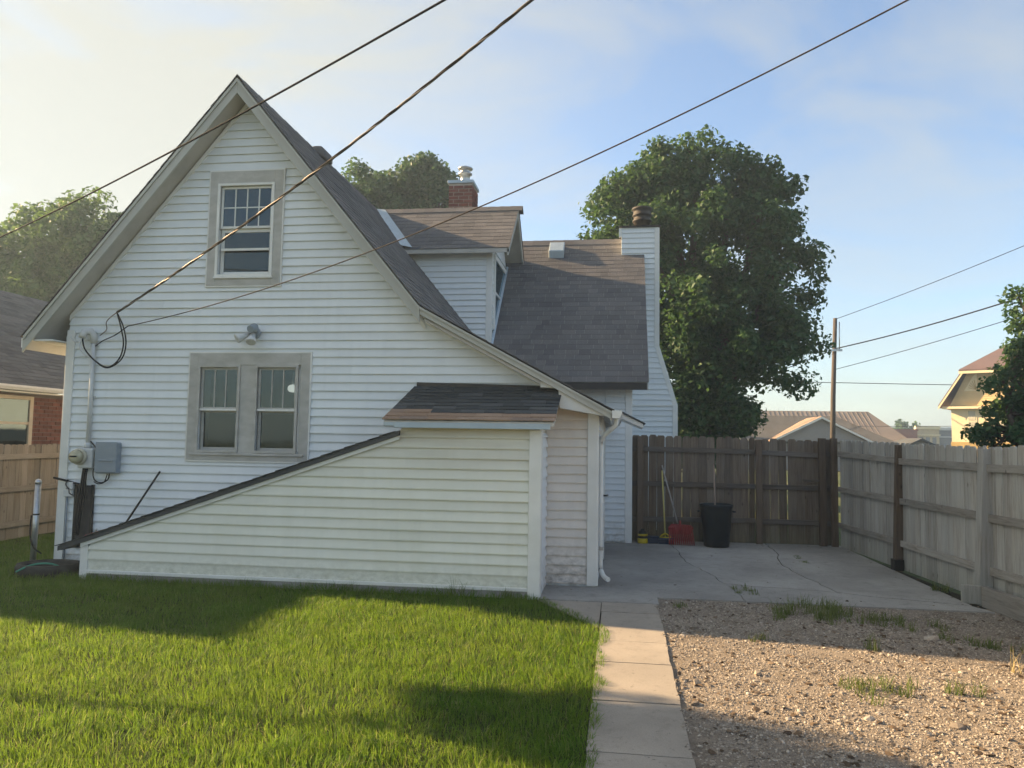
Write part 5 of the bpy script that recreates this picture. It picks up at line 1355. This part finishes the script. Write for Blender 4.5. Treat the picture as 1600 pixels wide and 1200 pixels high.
make_tree('broadleaf_tree', 'hazy leafy tree at the left edge above the brick house roof', (-26, 28.5, 0), 5.0,
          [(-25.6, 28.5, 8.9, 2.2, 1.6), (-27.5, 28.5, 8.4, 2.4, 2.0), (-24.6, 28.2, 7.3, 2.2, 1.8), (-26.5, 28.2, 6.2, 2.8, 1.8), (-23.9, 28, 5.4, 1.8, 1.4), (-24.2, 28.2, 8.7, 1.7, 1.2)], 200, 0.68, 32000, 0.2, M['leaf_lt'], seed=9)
make_tree('broadleaf_tree', 'dark leafy tree at the right edge in front of the yellow house', (7.7, 15, 0), 1.8,
          [(7.75, 15, 3.6, 0.85, 0.75), (7.35, 15, 4.35, 0.42, 0.45), (7.9, 15.2, 2.6, 1.0, 0.7), (7.2, 15, 2.9, 0.5, 0.35), (7.05, 15, 2.3, 0.65, 0.3), (7.5, 14.8, 1.9, 0.9, 0.4), (8.3, 15, 4.2, 0.8, 0.9), (6.8, 15, 2.05, 0.5, 0.25), (6.95, 15, 2.75, 0.42, 0.3), (6.7, 15, 1.72, 0.45, 0.2), (7.15, 15, 3.35, 0.4, 0.4)],
          220, 0.24, 22000, 0.085, M['leaf'], trunk_r=0.13, seed=11)
for i, (x, y, z, lab) in enumerate([(51.0, 150, 6.0, 'small round tree on the horizon left of the yellow house'), (44, 160, 5.0, 'low distant tree above the red town building'), (60, 165, 5.2, 'low distant tree right behind the cream storefront')]):
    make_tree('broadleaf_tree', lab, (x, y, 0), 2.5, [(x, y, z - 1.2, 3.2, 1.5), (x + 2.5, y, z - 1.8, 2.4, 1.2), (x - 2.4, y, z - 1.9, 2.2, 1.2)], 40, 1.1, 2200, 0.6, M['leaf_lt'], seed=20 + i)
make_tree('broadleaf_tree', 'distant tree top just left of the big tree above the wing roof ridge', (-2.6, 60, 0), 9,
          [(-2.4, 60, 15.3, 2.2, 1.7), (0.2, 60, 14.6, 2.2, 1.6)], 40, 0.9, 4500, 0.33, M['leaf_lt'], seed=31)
make_tree('broadleaf_tree', 'garden tree standing left of the lawn, outside the picture', (-10.4, 5.0, 0), 3.8,
          [(-10.1, 6.9, 4.5, 0.62, 0.36), (-9.2, 6.4, 4.5, 0.55, 0.34), (-9.4, 5.7, 4.6, 0.75, 0.4)], 60, 0.33, 10500, 0.12, M['leaf'], trunk_r=0.05, seed=41)
gg = thing('garage', 'plain grey garage across the yard behind the viewer', 'garage', (-3, -13, 0))  # unseen building, added only so the window panes have something to reflect
MB().box(-10, 4.5, -19, -13, 0, 2.9).build('wall', M['grey_box'], gg)
MB().prism([(-10.4, -12.6, 2.85), (-10.4, -16, 4.6), (-10.4, -19.4, 2.85), (-10.4, -19.4, 2.75), (-10.4, -16, 4.45), (-10.4, -12.6, 2.75)], (15.3, 0, 0)).build('roof', M['shingle_dark'], gg)
gd_ = MB().box(-7.0, -2.4, -12.99, -12.94, 0.02, 2.2).build('door', M['conduit'], gg)
for k in range(4): MB().box(-6.95, -2.45, -12.938, -12.92, 0.08 + k * 0.54, 0.56 + k * 0.54).build('panel', M['conduit'], gd_)

# ------------------------------------------------------------------ grass
def blades(n, xy, h, width, lean, seed):
    r = np.random.default_rng(seed)
    ang = r.uniform(0, 2 * np.pi, n); d = np.stack([np.cos(ang), np.sin(ang), np.zeros(n)], 1)
    la = r.uniform(0, 2 * np.pi, n)
    if n > 5000:
        la = vnoise(xy[:, 0], xy[:, 1], 0.22, 31) * 4 * np.pi + r.normal(0, 0.9, n)
    ld = np.stack([np.cos(la), np.sin(la), np.zeros(n)], 1)
    ln = (np.abs(r.normal(0, 1, n)) * lean)[:, None] * h[:, None]
    p = np.concatenate([xy, np.zeros((n, 1))], 1)
    w = (width * r.uniform(0.6, 1.3, n))[:, None]
    up = np.array([0, 0, 1.0])
    b0 = p - d * w / 2; b1 = p + d * w / 2
    m = p + up * h[:, None] * 0.55 + ld * ln * 0.35
    m0 = m - d * w * 0.4; m1 = m + d * w * 0.4
    t = p + up * h[:, None] * np.maximum(0.35, 1 - 0.35 * (ln / h[:, None]) ** 2) + ld * ln
    V = np.stack([b0, b1, m1, m0, t], 1).reshape(-1, 3)
    i = np.arange(n)[:, None] * 5
    F = np.concatenate([i + [[0, 1, 2, 3]], i + [[3, 2, 4]]], 1).ravel()
    cnt = np.tile([4, 3], n)
    return V, F, cnt

def vnoise(x, y, s, seed):
    r = np.random.default_rng(seed); g = r.random((64, 64))
    xs, ys = x / s + 100, y / s + 100
    xi, yi = np.floor(xs).astype(int), np.floor(ys).astype(int); fx, fy = xs - xi, ys - yi
    fx = fx * fx * (3 - 2 * fx); fy = fy * fy * (3 - 2 * fy)
    q = lambda a, b: g[a % 64, b % 64]
    return (q(xi, yi) * (1 - fx) + q(xi + 1, yi) * fx) * (1 - fy) + (q(xi, yi + 1) * (1 - fx) + q(xi + 1, yi + 1) * fx) * fy

r_ = np.random.default_rng(5)
N = 600000
x = r_.uniform(-9.6, -0.04, N); y = r_.uniform(2.6, 14.5, N)
keep = (((y < 8.44) & (x < -0.06 - np.maximum(0, y - 7.1) * 0.55)) | ((x < -7.28) & (y > 8.3)))
keep &= ((x + 6.86) ** 2 / 0.16 + (y - 8.62) ** 2 / 0.1 > 1.0)
keep &= x > -(y * 1.02 + 1.6)
edge = vnoise(x, y, 0.25, 3) * 0.12
keep &= (x < -0.06 - edge) | (y < 1)
dens = 0.55 + 0.6 * vnoise(x, y, 0.5, 4)
bare = np.exp(-(((x + 0.95) / 0.55) ** 2 + ((y - 7.75) / 0.13) ** 2))
keep &= r_.random(N) < dens * (1 - 0.55 * bare) * np.clip(1.25 - 0.055 * y, 0.35, 1.0)
x, y = x[keep], y[keep]
hh = 0.045 + 0.05 * vnoise(x, y, 0.35, 8) + 0.02 * r_.random(len(x)) + 0.03 * vnoise(x, y, 0.08, 9)
hh *= 1 + 0.5 * np.exp(-((y - 8.42) / 0.08) ** 2) * (x < -0.9)
V, F, C_ = blades(len(x), np.stack([x, y], 1), hh * 0.72, 0.0042, 0.85, 12)
props(raw_mesh('lawn_grass', V, F, C_, M['grass']), 'thick green lawn grass in front of the white cellar entry', 'grass', kind='stuff')

def tuft(label, cx, cy, n, rad, h, mat='weed', lean=0.7, cat='weed', name='weed', z=0.0, group='weeds in the gravel and patio', wd=0.006):
    root = thing(name, label, cat, (cx, cy, z), group)
    r = np.random.default_rng(int(cx * 1000 + cy * 77) % 9999)
    k_ = max(2, n // 18); cc = r.normal(0, rad * 0.5, (k_, 2)) * np.array([1, 0.9])
    pts = cc[r.integers(0, k_, n)] + r.normal(0, 0.028, (n, 2))
    V, F, C_ = blades(n, pts, h * r.uniform(0.4, 1.1, n), wd, lean, int(cx * 100) % 999 + 7)
    raw_mesh('leaves', V, F, C_, M[mat], root)
    return root
tuft('green grass tuft growing at the fork of the patio cracks', 1.45, 9.27, 110, 0.17, 0.07, z=0.02)
tuft('flat small weed on the patio near the gate, nearer of two', 2.66, 11.75, 50, 0.12, 0.04, z=0.02)
tuft('flat small weed on the patio near the gate, farther of two', 2.72, 12.2, 50, 0.14, 0.04, z=0.02)
tuft('leafy weed at the foot of the right fence beside the timber', 3.72, 9.85, 70, 0.14, 0.14, z=0.02)
tuft('large dark green weed clump at the shaded top of the gravel', 2.0, 8.15, 700, 0.5, 0.16)
tuft('medium weed clump right of the large clump in shaded gravel', 2.65, 7.95, 320, 0.34, 0.12)
tuft('small weed in the sunlit gravel just below the shadow edge', 1.17, 7.05, 45, 0.07, 0.10)
tuft('upright yellow-green weed on the shadow edge of the gravel', 2.12, 6.95, 40, 0.05, 0.16, lean=0.35)
tuft('low spreading light weed in the middle of the sunlit gravel', 1.78, 5.75, 240, 0.26, 0.12)
tuft('sparse pale weed at the right in the sunlit gravel', 2.35, 5.85, 70, 0.14, 0.14)
tuft('dark weed patch in the shaded gravel near the timber', 3.0, 7.3, 140, 0.24, 0.10)
tuft('ragged weed patch far right in the shaded gravel', 3.35, 7.05, 110, 0.24, 0.12)
tuft('small dark weed at the top left corner of the gravel by the path', 0.62, 8.35, 60, 0.12, 0.08)
tuft('dry straw stalks sticking up at the right gravel edge', 3.05, 6.45, 26, 0.25, 0.20, 'straw', 0.5)
tuft('tall grass stalks against the cellar entry wall near its right end', -1.75, 8.36, 30, 0.10, 0.26, lean=0.4)
tuft('dark clump of weed at the base of the cellar entry wall', -1.18, 8.38, 40, 0.05, 0.16, lean=0.4)
tuft('thin weed stalks at the middle of the cellar entry wall base', -3.4, 8.37, 24, 0.3, 0.17, lean=0.4)
gpt = thing('shrub', 'sunlit light green shrub tip showing above the fence at far right', 'shrub', (6.25, 12.6, 0), None)
rng = np.random.default_rng(77)
vv = leaf_cloud([(6.25, 12.6, 1.55), (6.5, 12.7, 1.6), (6.4, 12.5, 1.2), (6.4, 12.6, 0.8), (6.4, 12.6, 0.4)], [0.25, 0.3, 0.35, 0.4, 0.4], [300, 350, 400, 400, 400], 0.07)
raw_mesh('crown', vv - np.array([6.25, 12.6, 0]), np.arange(len(vv)), 4, M['grass'], gpt)

# ------------------------------------------------------------------ gravel
def stones(n, xs, ys, smin, smax, seed, mat, name, flat=0.6, filt=None, zz=0.006, power=2.5, low=False):
    r = np.random.default_rng(seed)
    x = r.uniform(*xs, n); y = r.uniform(*ys, n)
    if filt is not None:
        k = filt(x, y, r); x, y = x[k], y[k]
    n = len(x)
    ico = bmesh.new(); bmesh.ops.create_icosphere(ico, subdivisions=1, radius=1.0)
    bv = np.array([v.co[:] for v in ico.verts]); bf = np.array([[v.index for v in f.verts] for f in ico.faces]); ico.free()
    if low:
        bv = np.array([(1, 0, 0), (-1, 0, 0), (0, 1, 0), (0, -1, 0), (0.2, 0.1, 1), (-0.1, 0, -1)], float) * 1.1
        bf = np.array([(0, 2, 4), (2, 1, 4), (1, 3, 4), (3, 0, 4), (2, 0, 5), (1, 2, 5), (3, 1, 5), (0, 3, 5)])
    s = smin + (smax - smin) * r.random(n) ** power
    sc_ = np.stack([s * r.uniform(0.8, 1.3, n), s * r.uniform(0.6, 1.0, n), s * r.uniform(0.35, 0.8, n) * flat / 0.6], 1)
    a = r.uniform(0, 2 * np.pi, n)
    P = bv[None] * (1 + r.uniform(-0.28, 0.28, (n, len(bv), 1))) * sc_[:, None, :]
    t = r.normal(0, 0.35, n)
    y2 = P[:, :, 1] * np.cos(t)[:, None] - P[:, :, 2] * np.sin(t)[:, None]; z2 = P[:, :, 1] * np.sin(t)[:, None] + P[:, :, 2] * np.cos(t)[:, None]
    X = P[:, :, 0] * np.cos(a)[:, None] - y2 * np.sin(a)[:, None] + x[:, None]
    Yy = P[:, :, 0] * np.sin(a)[:, None] + y2 * np.cos(a)[:, None] + y[:, None]
    Z = z2 + (np.where((x < 0.41) & (x > 0.1), 0.021, zz) if filt is not None else np.full(n, zz))[:, None] + sc_[:, 2:3] * 0.35
    V = np.stack([X, Yy, Z], 2).reshape(-1, 3)
    F = (bf[None] + (np.arange(n) * len(bv))[:, None, None]).ravel()
    return raw_mesh(name, V, F, 3, mat)
def gfilt(x, y, r):
    top = 8.86 + 0.1 * (vnoise(x, y, 0.3, 2) - 0.5) - 0.03 * np.maximum(0, x - 0.9)
    left = 0.355 + 0.11 * vnoise(x, y, 0.15, 6)
    k = (y < top) & (x > left) & (x < 4.02 + (8.5 - y) * 0.085)
    return k & (r.random(len(x)) < 0.05 + 0.75 * vnoise(x, y, 0.45, 21) + 0.5 * vnoise(x, y, 0.12, 22)) & (r.random(len(x)) < np.clip(1.3 - 0.07 * y, 0.4, 1))
props(stones(140000, (0.34, 4.3), (3.2, 9.0), 0.0025, 0.011, 3, M['stone'], 'gravel', filt=gfilt, low=True, power=1.8), 'tan and grey gravel of small broken stones right of the path', 'gravel', kind='stuff')
props(stones(4500, (0.34, 4.3), (3.2, 9.0), 0.007, 0.021, 13, M['stone'], 'pebbles', filt=gfilt, power=2.6), 'scattered larger pebbles mixed into the gravel', 'pebbles', kind='stuff')
props(stones(3000, (0.40, 4.3), (3.2, 8.9), 0.010, 0.03, 4, M['litter'], 'leaf_litter', flat=0.12, filt=gfilt, zz=0.012), 'brown dry leaf and bark litter among the gravel', 'litter', kind='stuff')
def pfilt(x, y, r):
    d = np.minimum(np.abs(13.6 - y), np.abs(3.66 + (13.6 - y) * 0.08 - x)); d = np.minimum(d, np.abs(y - 8.95))
    return (x < 3.6 + (13.6 - y) * 0.08) & (r.random(len(x)) < 0.05 + np.exp(-d / 0.14)) & ((x > -0.2) | (y < 9.1))
props(stones(1500, (-0.6, 4.0), (8.9, 13.65), 0.004, 0.017, 5, M['litter'], 'patio_debris', flat=0.2, filt=pfilt, zz=0.024), 'bits of leaf and dirt scattered along the patio edges', 'debris', kind='stuff')
for i, (x, y, s, lab) in enumerate([(2.76, 7.42, 0.055, 'fist-sized pale stone in the shaded gravel near the weeds'), (0.47, 5.78, 0.032, 'grey stone at the path edge, left of two neighbours'), (0.55, 5.72, 0.034, 'tan stone at the path edge, middle of three'), (0.63, 5.70, 0.028, 'yellowish stone at the path edge, right of three'),
                                    (0.5, 5.28, 0.04, 'dark flat stone at the shadow edge beside the path'), (1.02, 6.02, 0.04, 'rough stone lump in the left middle of the sunlit gravel'), (1.55, 5.20, 0.035, 'pale stone in the lower middle of the gravel'), (2.42, 6.62, 0.03, 'brownish stone beside the shadow edge at right'), (2.05, 5.15, 0.05, 'larger tan stone in the lower right gravel')]):
    o = stones(1, (-0.001, 0.001), (-0.001, 0.001), s, s + 0.001, 50 + i, M['stone'], 'stone', zz=0.004)
    o.location = (x, y, 0.0); props(o, lab, 'stone', 'larger stones lying on the gravel')

# ------------------------------------------------------------------ smoke haze in the air
hz_ = MB().box(-950, 950, -450, 1350, -1.2, 19.0).build('haze', M['earth'])
hz_.data.materials.clear()
hm = bpy.data.materials.new('haze_air'); hm.use_nodes = True
ht = hm.node_tree; ht.nodes.clear()
ho = ht.nodes.new('ShaderNodeOutputMaterial'); hv = ht.nodes.new('ShaderNodeVolumePrincipled')
hv.inputs['Color'].default_value = (0.62, 0.80, 1.0, 1)
hv.inputs['Density'].default_value = 0.0019
hv.inputs['Anisotropy'].default_value = 0.35
ht.links.new(hv.outputs[0], ho.inputs['Volume'])
hz_.data.materials.append(hm)
props(hz_, 'thin pale smoke haze filling the air over the yards', 'haze', kind='stuff')
